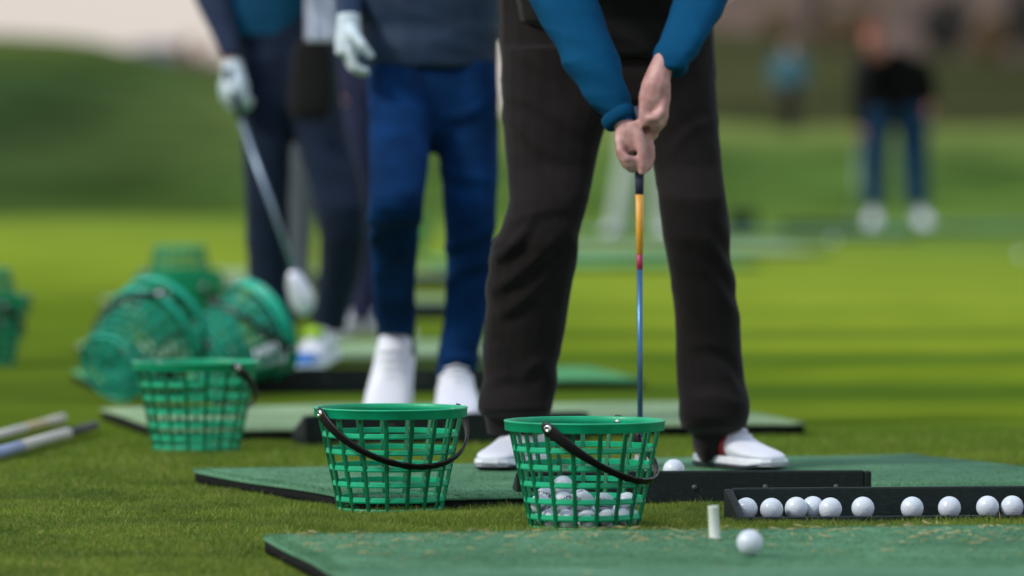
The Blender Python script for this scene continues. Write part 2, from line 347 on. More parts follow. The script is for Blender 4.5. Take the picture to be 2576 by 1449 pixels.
# ------------------------------------------------------------------ trees
BARK = plain('bark', (0.05, 0.038, 0.03), 0.9)
def leafm(name, a, b): return mat_blades(name, [(0.0, a), (0.6, b), (1.0, tuple(min(1, q * 1.5) for q in b[:3]) + (1,))], 0.7)
LEAF_DARK = leafm('dark_needles', (0.022, 0.026, 0.026, 1), (0.040, 0.046, 0.046, 1))
LEAF_ORANGE = leafm('orange_leaves', (0.24, 0.105, 0.03, 1), (0.34, 0.16, 0.045, 1))
LEAF_TAN = leafm('tan_leaves', (0.16, 0.11, 0.065, 1), (0.23, 0.17, 0.10, 1))
LEAF_OLIVE = leafm('ochre_leaves', (0.13, 0.085, 0.03, 1), (0.19, 0.13, 0.045, 1))
def quads(name, cen, nor, size, mat, parent, base):
    n = len(cen); nor = nor / np.linalg.norm(nor, axis=1, keepdims=True)
    a = np.cross(nor, rng.normal(size=(n, 3))); a /= np.linalg.norm(a, axis=1, keepdims=True); b = np.cross(nor, a)
    s = size[:, None]
    co = np.stack([cen - a * s, cen + b * s * 0.55, cen + a * s, cen - b * s * 0.55], 1).reshape(-1, 3) - np.array(base)
    me = bpy.data.meshes.new(name); me.vertices.add(n * 4); me.vertices.foreach_set('co', co.astype(np.float32).ravel())
    me.loops.add(n * 4); me.loops.foreach_set('vertex_index', np.arange(n * 4)); me.polygons.add(n)
    me.polygons.foreach_set('loop_start', np.arange(n) * 4); me.polygons.foreach_set('loop_total', np.full(n, 4)); me.update(calc_edges=True)
    return link(name, me, mat, parent, False)
def tree(label, px, ytop, wpx, Y, zb, leaf, group=None, conifer=False):
    X = (px - 512) / FPX * Y; top = CAMH + (138 - ytop) / FPX * Y; H = top - zb; rw = wpx / FPX * Y / 2
    root = empty('tree', (X, Y, zb)); tag(root, label, 'tree', group)
    mb = MB(); pts = [(0, 0, -0.2), (0.03 * H, 0, 0.3 * H), (-0.01 * H, 0.02 * H, 0.6 * H), (0, 0, 0.92 * H)]
    mb.tube(pts, [0.045 * H, 0.032 * H, 0.02 * H, 0.004 * H], 8)
    for k in range(9):
        a = k * 2.4; z = (0.3 + 0.06 * k) * H; l = rw * (0.8 if not conifer else 0.8 * (1 - k / 10))
        mb.tube([(0, 0, z), (math.cos(a) * l * 0.5, math.sin(a) * l * 0.5, z + 0.12 * l + 0.03 * H), (math.cos(a) * l, math.sin(a) * l, z + 0.1 * H)], [0.014 * H, 0.009 * H, 0.003 * H], 6)
    mb.build('trunk', BARK, root)
    nc = 46; cl = []
    for k in range(nc):
        h = 0.22 + 0.76 * random.random()
        prof = (1 - (h - 0.22) / 0.80) if conifer else math.sin(PI * min(1, (h - 0.16) / 0.86)) ** 0.6
        a = random.random() * 2 * PI; r = rw * prof * math.sqrt(random.random()) * 0.9
        cl.append((math.cos(a) * r, math.sin(a) * r, h * H, rw * random.uniform(0.16, 0.30)))
    cl = np.array(cl); idx = rng.integers(0, nc, 2600); d = rng.normal(size=(2600, 3)); d /= np.linalg.norm(d, axis=1, keepdims=True)
    cen = cl[idx, :3] + d * (cl[idx, 3:] * rng.random((2600, 1)) ** 0.4)
    quads('crown', cen, d + rng.normal(size=d.shape) * 0.5, rng.uniform(0.05, 0.10, 2600) * rw, leaf, root, (0, 0, 0))
    return root
WH = lambda px, Y: hill_z('wooded_hill', px, Y)
tree('dark evergreen tree with broad crown on the hill at the upper right', 946, -6, 62, 420, WH(946, 420) - 0.3, LEAF_DARK, None, False)
tree('tall dark evergreen tree at the top right edge', 1022, -30, 60, 430, WH(1022, 430) - 0.3, LEAF_DARK, None, True)
tree('small dark tree high on the hill beside tan trees', 817, -14, 36, 445, WH(817, 445) - 0.3, LEAF_DARK, None, True)
tree('orange autumn tree low on the hill at the right', 987, 18, 46, 400, WH(987, 400) - 0.3, LEAF_OLIVE)
tree('tan autumn tree above the head of the man in black', 862, 2, 46, 430, WH(862, 430) - 0.3, LEAF_TAN)
tree('wide tan autumn tree between two dark trees', 836, 12, 50, 415, WH(836, 415) - 0.3, LEAF_TAN)
tree('bare-looking brown tree on the hill crest right of the golfer', 776, 12, 44, 440, WH(776, 440) - 0.3, LEAF_TAN)
tree('bright orange autumn tree behind the grassy hill at left', 189, 36, 40, 300, 0, LEAF_ORANGE)
tree('rust orange tree beside the sleeve of the gloved golfer', 210, 42, 36, 330, 0, LEAF_ORANGE)

# ------------------------------------------------------------------ driving mats
MATS = []
MAT_GROUP = 'driving mats laid in a row on the tee'
def driving_mat(lb, rot, W, D, turf, label, thick=0.036, warp=0.005):
    """lb = rear left corner of the top (2576 frame) or a ground point"""
    c = lb if isinstance(lb, Vector) else G(lb[0], lb[1], thick)
    root = empty('driving_mat', (c.x, c.y, 0), R(rot)); tag(root, label, 'driving mat', MAT_GROUP)
    MATS.append((c.x, c.y, R(rot), W, D))
    def slab(z0, z1, inset, name, mat, top=False):
        nx, ny = int(W * 24), int(D * 24); mb = MB(); pts = []
        def out(i, j):
            x = inset + (W - 2 * inset) * i / nx; y = -D + inset + (D - 2 * inset) * j / ny
            rc = 0.03
            cx = min(max(x, inset + rc), W - inset - rc); cy = min(max(y, -D + inset + rc), -inset - rc)
            dx, dy = x - cx, y - cy; l = math.hypot(dx, dy)
            if l > rc: x, y = cx + dx / l * rc, cy + dy / l * rc
            return x, y
        def wv(x, y): return warp * noise.noise(Vector((x * 2.2 + c.x * 3, y * 2.2, c.y)))
        vs = []
        for z, tp in ((z0, 0), (z1, 1)):
            for j in range(ny + 1):
                for i in range(nx + 1):
                    x, y = out(i, j); q = z + wv(x, y) if z > 0.001 else 0.001
                    if tp and top:
                        ed = min(x, W - x, -y, D + y); q -= 0.006 * max(0, 1 - ed / 0.02) ** 2
                    vs.append((x, y, q))
        m = nx + 1; o = m * (ny + 1); fs = []
        for j in range(ny):
            for i in range(nx):
                fs.append((o + j * m + i, o + j * m + i + 1, o + (j + 1) * m + i + 1, o + (j + 1) * m + i))
                fs.append((j * m + i, (j + 1) * m + i, (j + 1) * m + i + 1, j * m + i + 1))
        per = [i for i in range(nx)] + [j * m + nx for j in range(ny)] + [ny * m + i for i in range(nx, 0, -1)] + [j * m for j in range(ny, 0, -1)]
        for a, b in zip(per, per[1:] + per[:1]): fs.append((a, b, o + b, o + a))
        mb.add(vs, fs); return mb.build(name, mat, root)
    slab(0, thick - 0.011, 0.003, 'rubber_base', RUBBER)
    slab(thick - 0.011, thick, 0.0, 'turf_top', turf, True)
    return root
m1 = driving_mat((655, 1341), 10, 2.1, 1.7, TURF, 'nearest green driving mat with the ball and white tee on it')
m2 = driving_mat((474, 1176), 21, 1.88, 1.22, TURF, 'green driving mat under the feet of the golfer in dark trousers')
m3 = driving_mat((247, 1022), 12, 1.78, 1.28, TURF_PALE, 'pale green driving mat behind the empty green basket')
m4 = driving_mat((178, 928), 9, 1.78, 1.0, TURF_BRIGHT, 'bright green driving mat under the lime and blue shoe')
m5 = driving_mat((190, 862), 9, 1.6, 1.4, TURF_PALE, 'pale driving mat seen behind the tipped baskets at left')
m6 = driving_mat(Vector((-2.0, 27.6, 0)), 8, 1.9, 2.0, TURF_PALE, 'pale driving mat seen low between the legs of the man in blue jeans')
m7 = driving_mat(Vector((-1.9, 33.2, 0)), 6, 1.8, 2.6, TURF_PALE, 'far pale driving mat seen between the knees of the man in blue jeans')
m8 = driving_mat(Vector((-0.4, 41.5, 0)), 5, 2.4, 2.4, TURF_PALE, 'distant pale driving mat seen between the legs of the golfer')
m8b = driving_mat(Vector((-0.6, 36.8, 0)), 6, 2.0, 1.6, TURF_BRIGHT, 'distant bright green mat seen between the legs of the golfer')
m9 = driving_mat(Vector((0.1, 47.4, 0)), 4, 2.0, 1.7, TURF, 'far green driving mat under the person in pale trousers')
m10 = driving_mat(Vector((1.7, 47.6, 0)), 4, 1.5, 1.6, TURF, 'far green driving mat left of the man in black jacket')
m11 = driving_mat(Vector((3.2, 51.0, 0)), 4, 2.4, 1.7, TURF, 'far green driving mat beneath the man in black jacket')

def in_mat(x, y, pad=0.0):
    r = np.zeros(len(x), bool)
    for cx, cy, rot, W, D in MATS:
        dx, dy = x - cx, y - cy; u = dx * math.cos(rot) + dy * math.sin(rot); v = -dx * math.sin(rot) + dy * math.cos(rot)
        r |= (u > -pad) & (u < W + pad) & (v < pad) & (v > -D - pad)
    return r
def blades(name, x, y, z, h, wd, lean, mat, parent=None, base=(0, 0, 0)):
    n = len(x); a = rng.random(n) * 2 * PI; b = rng.random(n) * 2 * PI
    dx, dy = np.cos(a) * wd / 2, np.sin(a) * wd / 2; lx, ly = np.cos(b) * lean * h, np.sin(b) * lean * h
    st = np.stack
    p = st([st([x - dx, y - dy, z], 1), st([x + dx, y + dy, z], 1),
            st([x + dx * .75 + lx * .35, y + dy * .75 + ly * .35, z + h * .55], 1), st([x - dx * .75 + lx * .35, y - dy * .75 + ly * .35, z + h * .55], 1),
            st([x + lx, y + ly, z + h], 1)], 1).reshape(-1, 3) - np.array(base)
    me = bpy.data.meshes.new(name); me.vertices.add(n * 5); me.vertices.foreach_set('co', p.astype(np.float32).ravel())
    k = np.arange(n)[:, None] * 5
    li = np.concatenate([k + np.array([[0, 1, 2, 3]]), k + np.array([[3, 2, 4]])], 1).ravel()
    me.loops.add(n * 7); me.loops.foreach_set('vertex_index', li); me.polygons.add(n * 2)
    ls = np.stack([np.arange(n) * 7, np.arange(n) * 7 + 4], 1).ravel(); lt = np.tile([4, 3], n)
    me.polygons.foreach_set('loop_start', ls); me.polygons.foreach_set('loop_total', lt); me.update(calc_edges=True)
    return link(name, me, mat, parent, True)
def scatter(n, y0, y1, half, pad):
    y = rng.uniform(y0, y1, n); x = rng.uniform(-1, 1, n) * (half * y + 0.35); k = ~in_mat(x, y, pad); return x[k], y[k]
# fibres of the nearest mats
def pile(root, mi, n, y0, y1, hmax):
    cx, cy, rot, W, D = MATS[mi]
    u = rng.uniform(0.004, W - 0.004, n); v = rng.uniform(-D + 0.004, -0.004, n)
    X = cx + u * math.cos(rot) - v * math.sin(rot); Y = cy + u * math.sin(rot) + v * math.cos(rot)
    k = (Y > y0) & (Y < y1) & (np.abs(X) < 0.095 * Y + 0.1); u, v = u[k], v[k]
    wv = np.array([0.005 * noise.noise(Vector((a * 2.2 + cx * 3, b * 2.2, cy))) for a, b in zip(u, v)])
    ed = np.minimum(np.minimum(u, W - u), np.minimum(-v, D + v)); z = 0.035 + wv - 0.006 * np.maximum(0, 1 - ed / 0.02) ** 2
    cl = np.array([noise.noise(Vector((a * 28, b * 28, 2))) for a, b in zip(u, v)])
    o = blades('turf_fibres', u, v, z - 0.001, rng.uniform(0.3, 1, len(u)) * hmax * (1 + 0.6 * cl), rng.uniform(0.0010, 0.0020, len(u)), rng.uniform(0.3, 1.6, len(u)), PILE, root)
    o['kind'] = 'stuff'
pile(m1, 0, 260000, 10.2, 12.2, 0.0055); pile(m2, 1, 120000, 12.2, 13.4, 0.005)
# dry clippings on the nearest mat
sb = MB(); cx, cy, rot, W, D = MATS[0]
for k in range(330):
    u = random.uniform(0.03, 1.55); v = -abs(random.gauss(0, 0.38)) - 0.02
    if v < -1.3: continue
    p = Vector((cx + u * math.cos(rot) - v * math.sin(rot), cy + u * math.sin(rot) + v * math.cos(rot), 0.0405))
    a = random.gauss(0, 0.8) + (PI if random.random() < .5 else 0); l = random.uniform(0.008, 0.034); bnd = random.uniform(-.7, .7); wd = random.uniform(0.0008, 0.0019)
    q = [p, p + Vector((math.cos(a), math.sin(a), 0.15)) * l * .5, p + Vector((math.cos(a), math.sin(a), 0.15)) * l * .5 + Vector((math.cos(a + bnd), math.sin(a + bnd), random.uniform(-.1, .25))) * l * .5]
    sb.tube(q, [wd * .6, wd, wd * .5], 4)
so_ = sb.build('grass_clippings', STRAW); tag(so_, 'dry straw clippings scattered over the nearest mat', 'clippings', kind='stuff')

# ------------------------------------------------------------------ ball baskets
NR = 17
RT, RB, BH = 0.1590, 0.1105, 0.229
def rad_at(z): return RB + (RT - RB) * z / BH
def lathe(mb, prof, n=72):
    rings = [[Vector((r * math.cos(2 * PI * k / n), r * math.sin(2 * PI * k / n), z)) for r, z in prof] for k in range(n)]
    mb.loft(rings, False, True)
def arcband(mb, z0, z1, t, a0, a1, n, tilt=0.0015):
    full = abs(a1 - a0 - 2 * PI) < 1e-6
    rings = []
    for k in range(n if full else n + 1):
        a = a0 + (a1 - a0) * k / n
        zm = (z0 + z1) / 2; ro = rad_at(zm)
        pr = [(ro - t, z0 + .001), (ro - tilt * .3, z0), (ro + tilt * .6, z0 + (z1 - z0) * .25), (ro, z1 - .0015), (ro - .0015, z1), (ro - t, z1 - .001)]
        rings.append([Vector((r * math.cos(a), r * math.sin(a), z)) for r, z in pr])
    mb.loft(rings, not full, full)
def basket_meshes(broken=False, phase=0.0):
    rim = MB(); lathe(rim, [(RT - .003, BH - .021), (RT + .0045, BH - .021), (RT + .0060, BH - .0195), (RT + .0062, BH - .004), (RT + .0075, BH - .0032), (RT + .0078, BH - .001), (RT + .0068, BH), (RT - .001, BH + .0002), (RT - .003, BH - .0015)], 96)
    lat = MB(); rb_ = MB(); zs = [0.1715, 0.1358, 0.1005, 0.0660, 0.0325]
    for i, z in enumerate(zs):
        if broken and i == 1:
            ag = R(-90 - 17.5)      # the snapped bar faces the camera
            arcband(lat, z - .006, z + .006, .0032, ag + R(2.6), ag + 2 * PI - R(4.4), 90)
        else: arcband(lat, z - .006, z + .006, .0032, 0, 2 * PI, 96)
    for k in range(NR):
        a = phase + 2 * PI * k / NR; ca, sa = math.cos(a), math.sin(a); rings = []
        for i in range(15):
            z = 0.003 + (BH - .022 - .003) * i / 14; wd = 0.0036 + 0.0012 * z / BH
            near = min(abs(z - q) for q in zs); wd += 0.0012 * max(0, 1 - near / .011)
            r = rad_at(z)
            def q(rr, s): return Vector((rr * ca - s * sa, rr * sa + s * ca, z))
            rings.append([q(r - .0045, -wd * .8), q(r - .0045, wd * .8), q(r + .0012, wd), q(r + .0024, wd * .55), q(r + .0024, -wd * .55), q(r + .0012, -wd)])
        rb_.loft(rings)
    base = MB(); lathe(base, [(RB - .004, .001), (RB + .001, .0), (RB + .0022, .002), (RB + .0030, .012), (RB + .0015, .0135), (RB - .002, .0125), (RB - .004, .008)], 72)
    for r in (.018, .050, .082):
        lathe(base, [(r - .0035, .003), (r + .0035, .003), (r + .0035, .006), (r - .0035, .006)], 48)
    for k in range(10):
        a = 2 * PI * k / 10; c_, s_ = math.cos(a), math.sin(a); w_ = .003; p0, p1 = .014, RB - .002
        base.add([(p0 * c_ - s * s_, p0 * s_ + s * c_, z) for s in (-w_, w_) for z in (.0025, .0066)] + [(p1 * c_ - s * s_, p1 * s_ + s * c_, z) for s in (-w_, w_) for z in (.0025, .0066)],
                 [(0, 1, 3, 2), (4, 6, 7, 5), (0, 4, 5, 1), (2, 3, 7, 6), (1, 5, 7, 3), (0, 2, 6, 4)])
    # handle, hinged on the x axis of the basket and swung down towards -y
    alpha = R(38); hd = MB(); rings = []; dirv = Vector((0, -math.cos(alpha), -math.sin(alpha))); nrm = Vector((0, math.sin(alpha), -math.cos(alpha)))
    zc = BH - .011
    N = 64
    for i in range(N + 1):
        t_ = -PI * 0.03 + PI * 1.06 * i / N; c_, s_ = math.cos(t_), math.sin(t_)
        p = Vector((1, 0, 0)) * (-c_ * 0.1715) + dirv * (s_ * 0.181) + Vector((0, 0, zc))
        rd = (Vector((1, 0, 0)) * (-c_) + dirv * s_).normalized()
        e_ = min(i, N - i) / (N / 2)
        wd = 0.0138 - 0.0064 * min(1, e_ * 2.0)
        if i in (0, N): wd *= .35
        elif i in (1, N - 1): wd *= .78
        th = 0.0018 + 0.0012 * min(1, e_ * 2)
        if abs(t_ - PI / 2) < 0.42: wd += 0.0009 * math.cos((t_ - PI / 2) * 30)
        nn = nrm; rings.append([p + nn * wd * a + rd * th * b for a, b in ((-1, -.6), (-1, .6), (-.75, 1), (.75, 1), (1, .6), (1, -.6), (.75, -1), (-.75, -1))])
    hd.loft(rings)
    rv = []
    for s in (-1, 1):
        mb = MB(); pr = []
        prof = [(.0088, 0), (.0088, .0012), (.0070, .0036), (.0030, .0046), (.0029, .0034), (.0006, .0033)]
        n = 20
        mb.loft([[Vector((s * (0.1728 + h), r * math.cos(2 * PI * k / n), zc + r * math.sin(2 * PI * k / n))) for k in range(n)] for r, h in prof])
        # the inner stub seen inside the rim
        mb.loft([[Vector((s * (RT - .0028 - h), r * math.cos(2 * PI * k / n), zc + r * math.sin(2 * PI * k / n))) for k in range(n)] for r, h in [(.0055, 0), (.0055, .002), (.003, .0035), (.0005, .004)]])
        rv.append(mb)
    return rim, lat, rb_, base, hd, rv
def make_basket(label, mat=GREEN, broken=False, phase=0.0, group='green ball baskets on the tee'):
    root = empty('ball_basket'); tag(root, label, 'basket', group)
    rim, lat, rb_, base, hd, rv = basket_meshes(broken, phase)
    rim.build('rim', mat, root); lat.build('hoops', mat, root, smooth=False); rb_.build('ribs', GREEN_RIB, root, smooth=False); base.build('base', mat, root)
    h = hd.build('handle', BLACKP, root); bevel(h, .0006, 1)
    for m in rv: r = m.build('rivet', CHROME, h)
    return root
def copy_tree(o, parent=None):
    c = o.copy(); COL.objects.link(c)
    if parent: c.parent = parent
    for ch in list(o.children): copy_tree(ch, c)
    return c
def place(o, loc, rz, label=None):
    o.location = loc; o.rotation_euler = (0, 0, rz)
    if label: o['label'] = label
    return o
BB = G((1267 + 1675) / 2, 1334, 0.004); BB = Vector((M_(1471 - 1288, 11.70), 11.70, 0.001))
AXB = math.atan2(-.895, -.446) - PI      # the hinge end nearest the camera is local -x
bB = make_basket('green basket holding golf balls, with one snapped bar', GREEN, True, phase=R(6))
# the lattice is turned back so that its snapped bar keeps facing the camera
place(bB, BB, AXB)
for ch in bB.children:
    if ch.name.startswith(('hoops', 'ribs')): ch.rotation_euler = (0, 0, -AXB)
proto = make_basket('empty green basket standing on grass left of the golfer in dark trousers', GREEN, False, phase=R(4))
AX = lambda x, y: math.atan2(y, x) - PI
ZA = 12.25; place(proto, (M_(982.5 - 1288, ZA), ZA, 0.002), AX(-.86, -.51))
bC = copy_tree(proto); ZC = 14.75; place(bC, (M_(493 - 1288, ZC), ZC, 0.002), AX(.66, -.75) , 'green basket standing upright in front of the tipped baskets')
for ch in bC.children:
    if ch.name.startswith('handle'): ch.rotation_euler = (0, 0, 0)
def place_axis(o, base_c, axis, spin, label):
    """base_c: centre of the basket's underside, axis: direction from the underside to the rim"""
    q = Vector(axis).to_track_quat('Z', 'Y') @ Quaternion((0, 0, 1), spin)
    o.rotation_mode = 'QUATERNION'; o.rotation_quaternion = q; o.location = base_c; o['label'] = label
    return o
HALF = math.atan((RT + .0078 - RB) / BH)
# D lies on its side, mouth to the right and away
bD = copy_tree(proto); ZD = 17.9; az = R(36); el = HALF + R(9); axd = Vector((math.cos(az) * math.cos(el), math.sin(az) * math.cos(el), math.sin(el)))
place_axis(bD, Vector((M_(512 - 1288, ZD), ZD, RB * math.cos(el) + .012)), axd, R(200), 'green basket lying on its side with its mouth turned right')
# E stands tipped with F nested inside it
bE = copy_tree(proto); ZE = 17.4; az = R(55); el = R(26); axe = Vector((math.cos(az) * math.cos(el), math.sin(az) * math.cos(el), math.sin(el)))
be = Vector((M_(276 - 1288, ZE), ZE, RB * math.cos(el) + .004))
place_axis(bE, be, axe, R(120), 'tipped green basket with another basket nested inside it')
bF = copy_tree(proto)
bD2 = copy_tree(proto); place_axis(bD2, Vector(bD.location) + axd * .022, axd, R(70), 'green basket nested in the basket lying with its mouth to the right')
place_axis(bF, be + axe * .070, axe, R(20), 'green basket nested in the mouth of a tipped basket')
TEAL = mat_plastic('teal_plastic', (0.001, 0.27, 0.170, 1), (0.002, 0.38, 0.255, 1), (0.05, 0.54, 0.42, 1))
for o in (bD, bD2, bE, bF):
    for ch in o.children:
        if ch.name.startswith(('rim', 'hoops', 'base')): ch.material_slots[0].link = 'OBJECT'; ch.material_slots[0].material = TEAL
# small upside-down baskets standing in upright ones
def stack(px, Z, n, seat, spin, lab, labn, labu):
    X = M_(px - 1288, Z)
    for k in range(n):
        o = copy_tree(proto); place(o, (X, Z, .002 + k * .024), R(spin + k * 50), lab if k == 0 else labn)
        if k: o['group'] = 'baskets nested in ' + lab
    if labu:
        o = copy_tree(proto); o.scale = (.86,) * 3; o.rotation_euler = (PI, 0, R(spin)); o.location = (X, Z, seat + .229 * .86); o['label'] = labu
stack(452, 21.8, 4, .20, 75, 'lowest green basket of the stack far behind the tipped baskets', 'green basket nested in the stack far behind the tipped baskets', 'upside-down basket stuck in the top of the far left-centre stack')
stack(-44, 20.2, 2, .15, 120, 'green basket cut off by the left edge of the photo', 'green basket nested in the basket at the left edge', 'upside-down basket stuck in the basket at the left edge')
bI = copy_tree(proto); ZI = 37.5; place(bI, (M_(1022 - 1288, ZI), ZI, .002), R(40), 'distant green basket seen between the legs of the man in jeans')
bI2 = copy_tree(proto); bI2.scale = (.86,) * 3; bI2.rotation_euler = (PI, 0, 0); bI2.location = (M_(1022 - 1288, ZI), ZI, .155 + .229 * .86); bI2['label'] = 'upside-down basket on the distant basket seen between jeans legs'

# ------------------------------------------------------------------ golf balls
BR = 0.0216
def ballmesh(r):
    mb = MB(); mb.ball((0, 0, 0), r, 28, 18); return mb.mesh('golf_ball')
BM = ballmesh(BR); BM.materials.append(BALL); BM.polygons.foreach_set('use_smooth', [True] * len(BM.polygons))
BM2 = ballmesh(0.0242); BM2.materials.append(BALL); BM2.polygons.foreach_set('use_smooth', [True] * len(BM2.polygons))
def ball(loc, label, me=BM, group=None, rot=None):
    o = bpy.data.objects.new('golf_ball', me); COL.objects.link(o); o.location = loc
    o.rotation_euler = rot or (random.random() * 6, random.random() * 6, random.random() * 6)
    return tag(o, label, 'golf ball', group)
def lettering(o, text, size, axis, up, line=False):
    """text wrapped on the ball, facing the world direction axis"""
    r = BR
    cu = bpy.data.curves.new('lettering', 'FONT'); cu.body = text; cu.size = size; cu.align_x = 'CENTER'; cu.align_y = 'CENTER'; cu.offset = 0.00035; cu.resolution_u = 3
    tmp = bpy.data.objects.new('tmp', cu); COL.objects.link(tmp)
    dg = bpy.context.evaluated_depsgraph_get(); me = bpy.data.meshes.new_from_object(tmp.evaluated_get(dg)); bpy.data.objects.remove(tmp)
    bm = bmesh.new(); bm.from_mesh(me)
    if line:
        for yy in (-.0075, -.0115):
            vs = [[bm.verts.new((xx, yy + d, 0)) for d in (-.0011, .0011)] for xx in np.linspace(-.018, .018, 14)]
            for a, b in zip(vs, vs[1:]): bm.faces.new((a[0], b[0], b[1], a[1]))
    bmesh.ops.triangulate(bm, faces=bm.faces); bmesh.ops.subdivide_edges(bm, edges=bm.edges, cuts=1)
    a = Vector(axis).normalized(); u = Vector(up); u = (u - a * u.dot(a)).normalized(); x = u.cross(a)
    for v in bm.verts:
        lon, lat = v.co.x / r, v.co.y / r
        v.co = (x * math.sin(lon) * math.cos(lat) + u * math.sin(lat) + a * math.cos(lon) * math.cos(lat)) * (r * 1.006)
    bm.to_mesh(me); bm.free(); me.materials.clear(); me.materials.append(INK)
    c = bpy.data.objects.new('lettering', me); COL.objects.link(c); c.parent = o
    return c
# the pile in the right-hand basket: positions read off the photo, then settled against each other and the basket
def rel(cx, cy, dy):     # crop of the basket, 1.922 per pixel
    sx = (1900 + cx / 1.922) / 4; sy = (1550 + cy / 1.922) / 4
    q = P(sx * K, sy * K, 11.70 + dy) - BB; return [q.x, q.y, q.z]
tops = np.array([rel(676, 758, .0), rel(540, 845, .012), rel(500, 895, -.032), rel(815, 862, -.012), rel(1170, 885, -.02)])
pos = [rel(690, 940, -.06), rel(850, 945, -.075), rel(975, 960, -.06), rel(1075, 990, -.06), rel(620, 1000, -.05), rel(760, 1010, -.08)]
for k in range(17):
    a = k * 2.39996; r = 0.0215 * math.sqrt(k + .3); pos.append([r * math.cos(a), r * math.sin(a), .027 + random.random() * .01])
nt_ = len(tops); pos = np.vstack([tops, np.array(pos)]); heavy = np.ones(len(pos)); heavy[:nt_] = 0
for it in range(900):
    pos[nt_:, 2] -= 0.00035 if it < 700 else 0.00004
    for _ in range(3):
        d = pos[:, None] - pos[None]; l = np.linalg.norm(d, axis=2) + np.eye(len(pos)); ov = np.maximum(0, 2 * BR - l); np.fill_diagonal(ov, 0)
        pos[nt_:] += (((d / l[..., None]) * (ov * .5)[..., None]).sum(1) * .8)[nt_:]
        rr = np.hypot(pos[:, 0], pos[:, 1]); lim = RB - .0045 + (RT - RB) * pos[:, 2] / BH - BR * 1.03
        k = rr > lim; pos[k, 0] *= lim[k] / rr[k]; pos[k, 1] *= lim[k] / rr[k]
        pos[:, 2] = np.maximum(pos[:, 2], .0068 + BR)
top5 = {0: 'topmost white golf ball in the basket of balls', 1: 'golf ball just left of and below the topmost ball in the basket',
        2: 'leftmost front golf ball with double black line in the basket', 3: 'golf ball with printed lettering in the middle of the basket', 4: 'golf ball resting alone at the right inside the basket'}
for i, p in enumerate(pos):
    o = ball(BB + Vector(p), top5.get(i, 'white golf ball low in the heap inside the basket with the snapped bar'), BM, 'golf balls heaped in the basket', (0, 0, 0))
    fr = Vector((p[0] * 2, -1, .25))
    if i == 3: lettering(o, 'SRIXON', .0135, (.5, -.8, .15), (.9, 0, .4))
    elif i == 2: lettering(o, 'SRIXON', .009, (.5, -.8, -.1), (-.8, 0, .6), True)
    elif i == 1: lettering(o, 'SRIXON', .012, (-.1, -1, .45), (.3, 0, 1))
    elif i == 0: lettering(o, '2', .010, (.3, -1, .1), (.2, 0, 1))
    elif i == 4: lettering(o, '3', .010, (.2, -1, -.4), (1, 0, .3))
    elif p[1] < -.02: lettering(o, 'SRIXON', .0135, (random.uniform(-.5, .5), -1, random.uniform(-.1, .3)), (random.uniform(-.7, .7), 0, .8), random.random() < .4)
# balls on the mats and far ones
b1 = ball(G(1886, 1398, .037) + Vector((0, 0, 0.0242)), 'white golf ball lying on the nearest mat beside the white tee', BM2)
b2 = ball(P(1695, 1188, 12.62), 'white golf ball on the mat peeping over the black tray', BM2); b2.location.z = .037 + 0.0242 + .012
for (x, y, l) in ((2095, 612, 'blurred golf ball on the far bright grass in front of the man in black'), (2568, 648, 'blurred golf ball on far grass at the right edge')):
    ball(G(x, y, 0) + Vector((0, 0, .022)), l, BM2)
# rubber tee
tp = G(1798, 1356, .037); tb = MB(); prof = [(.0001, 0), (.0125, 0), (.0130, .003), (.0105, .006), (.0102, .060), (.0108, .063), (.0100, .064), (.0078, .064), (.0075, .052), (.0001, .052)]
tb.loft([[Vector((r * math.cos(2 * PI * k / 28), r * math.sin(2 * PI * k / 28), z)) for k in range(28)] for r, z in prof])
te = tb.build('rubber_tee', plain('white_rubber', (0.50, 0.56, 0.50), 0.6)); te.location = tp; te.rotation_euler = (R(2), R(-3), 0)
tag(te, 'white hollow rubber tee standing on the nearest mat', 'tee')

# ------------------------------------------------------------------ ball trays
TRAYS = []
def tray(p0, rot, L, H, D, label, flip=False, lip=0.03, group='black ball trays beside the mats'):
    """p0: left end of the rear wall on the ground; the trough opens towards -y (or +y when flipped)"""
    root = empty('ball_tray', (p0[0], p0[1], .001), R(rot)); tag(root, label, 'ball tray', group)
    s = 1 if flip else -1; T = .016
    rr_ = R(rot); TRAYS.append((p0[0] - (D * math.sin(rr_) if flip else 0), p0[1] + (D * math.cos(rr_) if flip else 0), rr_, L, D))
    def prism(mb, poly, x0, x1):
        n = len(poly); vs = [(x0, y * s, z) for y, z in poly] + [(x1, y * s, z) for y, z in poly]
        fs = [tuple(range(n)), tuple(range(2 * n - 1, n - 1, -1))] + [(i, n + i, n + (i + 1) % n, (i + 1) % n) for i in range(n)]
        mb.add(vs, fs)
    mb = MB(); prism(mb, [(0, .007), (0, H), (T, H), (T * 1.3, .007)], T, L - T); o = mb.build('rear_wall', TRAYM, root, smooth=False); bevel(o, .004)
    mb = MB(); prism(mb, [(0, 0), (D, 0), (D, .0065), (0, .0065)], 0, L); o = mb.build('floor', TRAYM, root, smooth=False)
    mb = MB(); prism(mb, [(D - T, .007), (D - T * .8, lip), (D, lip), (D, .007)], T, L - T); o = mb.build('front_lip', TRAYM, root, smooth=False); bevel(o, .003)
    for x0 in (0, L - T):
        mb = MB(); prism(mb, [(0, .007), (0, H - .002), (T * 1.5, H - .002), (D, lip), (D, .007)], x0, x0 + T); o = mb.build('end_wall', TRAYM, root, smooth=False); bevel(o, .004)
    for k in range(5):
        mb = MB(); x = L * (0.1 + .2 * k); r = .006
        mb.loft([[Vector((x + q * math.cos(2 * PI * j / 10), -s * h, H * .55 + q * math.sin(2 * PI * j / 10))) for j in range(10)] for q, h in ((r, -.001), (r, .002), (.002, .0035))])
        mb.build('screw', DULL, root)
    return root
